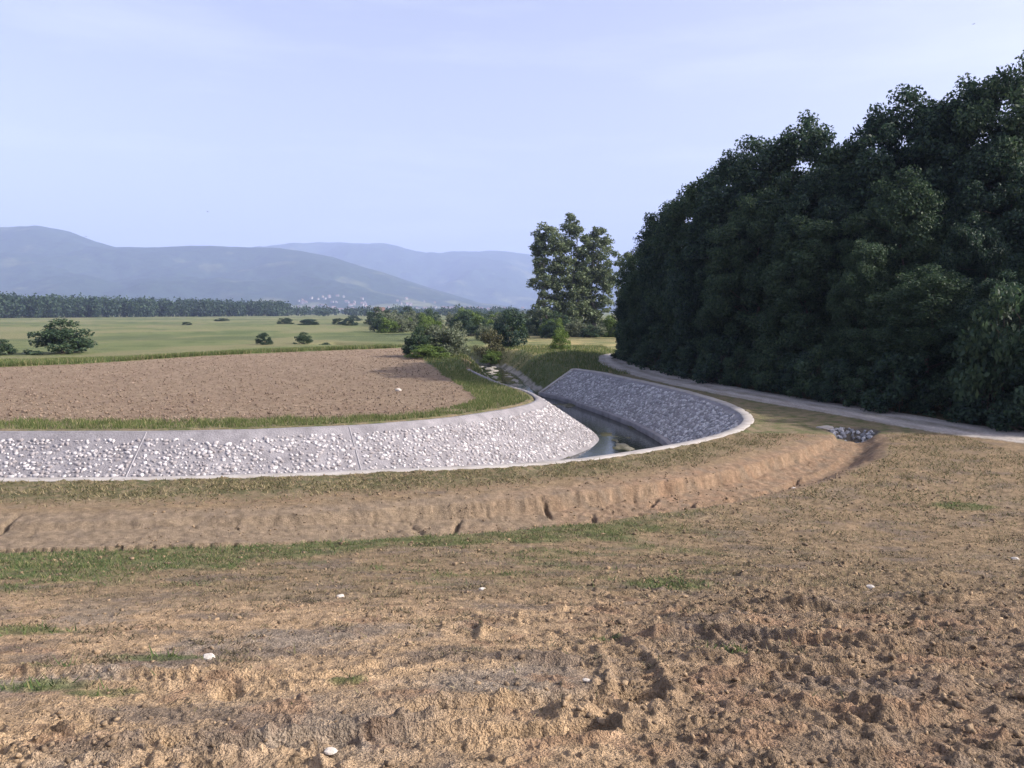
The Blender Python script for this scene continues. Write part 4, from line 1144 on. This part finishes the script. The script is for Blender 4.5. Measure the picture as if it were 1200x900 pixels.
nc_ = 1500
cx = g.uniform(-12, 13, nc_); cy = 6.5 + 13 * g.uniform(0, 1, nc_)
ok = (np.abs(cx) < 0.72 * cy) & (fbm(cx * 0.5, cy * 0.6, 3, 109) > -0.08); cx, cy = cx[ok], cy[ok]
k_ = 34
X3 = np.repeat(cx, k_) + g.normal(0, 1, len(cx) * k_) * np.repeat(g.uniform(0.03, 0.13, len(cx)), k_) * 1.3; Y3 = np.repeat(cy, k_) + g.normal(0, 1, len(cx) * k_) * 0.06
_, _, rim_, _ = green_mask(X3, Y3); m = rim_ > 0.1; X3, Y3 = X3[m], Y3[m]
M['weed'] = mat_island('withered_weed', [(0, (0.045, 0.04, 0.026)), (0.6, (0.10, 0.085, 0.05)), (1, (0.20, 0.165, 0.10))], 0.85, 0.1)
blades('withered_weeds', X3, Y3, np.full(len(X3), 0.045), np.full(len(X3), 0.016), 1.0, M['weed'], 'small withered brown weeds in clumps all over the bare slope', 47)

# ------------------------------------------------------------------ clods
def ico12():
    bm = bmesh.new(); bmesh.ops.create_icosphere(bm, subdivisions=1, radius=1.0)
    V = np.array([v.co[:] for v in bm.verts]); F = np.array([[v.index for v in f.verts] for f in bm.faces]); bm.free()
    return V, F
IV, IF = ico12()
def clods(name, X, Y, S, mat, label, seed, cat='clods', parent=None, z=None):
    gg = np.random.default_rng(seed)
    n = len(X)
    Z = ground_z(X, Y) if z is None else z
    nv = len(IV)
    a = gg.uniform(0, 2 * np.pi, n); ca, sa = np.cos(a), np.sin(a)
    sc = S[:, None] * gg.uniform(0.6, 1.3, (n, 3)) * np.array([1, 1, 0.75])
    jit = 1 + 0.33 * gg.standard_normal((n, nv)).clip(-1.6, 1.6)
    L = IV[None] * jit[..., None] * sc[:, None]
    V = np.stack([L[..., 0] * ca[:, None] - L[..., 1] * sa[:, None] + X[:, None], L[..., 0] * sa[:, None] + L[..., 1] * ca[:, None] + Y[:, None], L[..., 2] + (Z + 0.25 * S)[:, None]], -1)
    F = IF[None] + (np.arange(n) * nv)[:, None, None]
    me = np_mesh(name, V.reshape(-1, 3), F.reshape(-1, 3))
    o = link(name, me, mat, parent)
    if parent is None: tag(o, label, cat)
    o['kind'] = 'stuff'
    return o
n = 60000
X = g.uniform(-9, 13, n); Y = 3.2 + 23 * g.uniform(0, 1, n) ** 1.5
rg_ = rough_mask(X, Y); gm_, bm2, rim_, so_ = green_mask(X, Y)
cl = fbm(X * 1.2, Y * 1.5, 3, 104)
m = (np.abs(X) < 0.75 * Y + 1) & (g.random(n) < (0.16 + 0.4 * rg_) * np.clip(0.55 + 2.2 * cl, 0.05, 1)) & (rim_ > -2.4)
X, Y = X[m], Y[m]
S = 0.007 + 0.024 * g.uniform(0, 1, len(X)) ** 4 + 0.008 * (Y / 10)
o = clods('earth_clods', X, Y, S, M['clod'], 'crumbly brown earth clods strewn over the graded slope', 61)
n = 26000
X = g.uniform(-62, -3, n); Y = 37 + 68 * g.uniform(0, 1, n) ** 1.7
fs = sdf(X, Y, FIELD)
m = (fs > 0.3) & (np.abs(X) < 0.72 * Y + 2); X, Y = X[m], Y[m]
S = 0.025 + 0.045 * g.uniform(0, 1, len(X)) ** 3
clods('clods', X, Y, S, M['clod_field'], None, 62, parent=field)

# ------------------------------------------------------------------ single pale stones on the slope
def stone_thing(x, y, s, label, seed, flat=0.55, rz=0.0):
    me = rock_mesh(seed, 2)
    me.name = 'loose_stone'
    for p in me.polygons: p.use_smooth = False
    o = link('loose_stone', me, M['pebble'])
    o.location = (x, y, gz(x, y) + s * flat * 0.25); o.rotation_euler = (0.1, 0.05, rz); o.scale = (s, s * 0.72, s * flat)
    return tag(o, label, 'stone', 'loose pale stones on the earth slope')
stone_thing(-2.64, 6.82, 0.075, 'flat white stone beside a grass tuft at the lower left', 1, 0.5, -0.3)
stone_thing(-2.24, 10.33, 0.06, 'small white stone on brown earth left of centre', 2)
stone_thing(-0.41, 10.96, 0.06, 'small white stone on brown earth near the middle of the slope', 3)
stone_thing(5.05, 11.13, 0.07, 'white stone among the dark clods on the right slope', 4, 0.8)
stone_thing(8.9, 25.2, 0.11, 'white stone lying in the ditch bank on the right', 5, 0.8)
stone_thing(8.3, 24.6, 0.10, 'second white stone lying in the ditch bank on the right', 6, 0.8)
stone_thing(9.4, 14.8, 0.08, 'white stone at the right edge of the slope', 7)
stone_thing(0.57, 5.94, 0.035, 'tiny pink stone just below the tan earth hump', 8)
stone_thing(-1.02, 4.35, 0.04, 'small white pebble at the bottom edge left of centre', 9)
stone_thing(-7.2, 51.0, 0.22, 'white stone lying in the ploughed field near the tree shadows', 10, 0.7)

# ------------------------------------------------------------------ birds
def bird(x, y, z, span, label, rz, seed):
    s = span
    root = tag(empty('bird', (x, y, z), rz, s), label, 'bird')
    bm = bmesh.new(); bmesh.ops.create_icosphere(bm, subdivisions=2, radius=1.0)
    for v in bm.verts:
        t = v.co.y
        v.co.x *= 0.07 * (1 - 0.35 * t); v.co.z *= 0.07 * (1 - 0.3 * t); v.co.y *= 0.28
        if v.co.y < -0.18: v.co.x *= 2.2; v.co.z *= 0.3
    me = bpy.data.meshes.new('body'); bm.to_mesh(me); bm.free(); link('body', me, M['bark'], root)
    for sd_ in (-1, 1):
        V = []
        for (a, c0, c1, h) in [(0.03, 0.12, -0.08, 0.0), (0.22, 0.14, -0.06, 0.10), (0.38, 0.08, -0.06, 0.08), (0.5, -0.02, -0.07, 0.03)]:
            V += [(sd_ * a, c0, h + 0.012), (sd_ * a, c1, h), (sd_ * a, (c0 + c1) / 2, h - 0.012)]
        F = []
        for k_ in range(3):
            for (p, q) in ((0, 1), (1, 2), (2, 0)):
                F.append((k_ * 3 + p, k_ * 3 + q, k_ * 3 + 3 + q, k_ * 3 + 3 + p))
        F += [(0, 1, 2), (9, 11, 10)]
        me = bpy.data.meshes.new('wing'); me.from_pydata(V, [], F); link('wing', me, M['bark'], root)
bird(-62.3, 120, 15.9, 0.55, 'small dark bird flying above the left hill ridge', 0.6, 1)
bird(-44.4, 120, 19.5, 0.5, 'tiny bird high above the middle of the hills', 1.4, 2)
bird(60.5, 110, 42.5, 0.5, 'tiny bird in the blue sky above the dark tree row', 2.2, 3)

# ------------------------------------------------------------------ haze
bm = bmesh.new(); bmesh.ops.create_cube(bm, size=1.0)
me = bpy.data.meshes.new('haze'); bm.to_mesh(me); bm.free()
hz = link('haze', me)
hz.location = (0, 0, (-5 + 1250) / 2); hz.scale = (38000, 38000, 1255)
m = bpy.data.materials.new('haze_air'); m.use_nodes = True
n = m.node_tree; n.nodes.clear()
pv = nd(n, 'ShaderNodeVolumePrincipled'); out = nd(n, 'ShaderNodeOutputMaterial')
pv.inputs['Color'].default_value = (0.47, 0.58, 0.92, 1)
pv.inputs['Density'].default_value = 0.00013
pv.inputs['Anisotropy'].default_value = 0.0
n.links.new(pv.outputs[0], out.inputs['Volume'])
me.materials.append(m)
tag(hz, 'thin blue haze in the air over the whole valley', 'haze', kind='stuff')
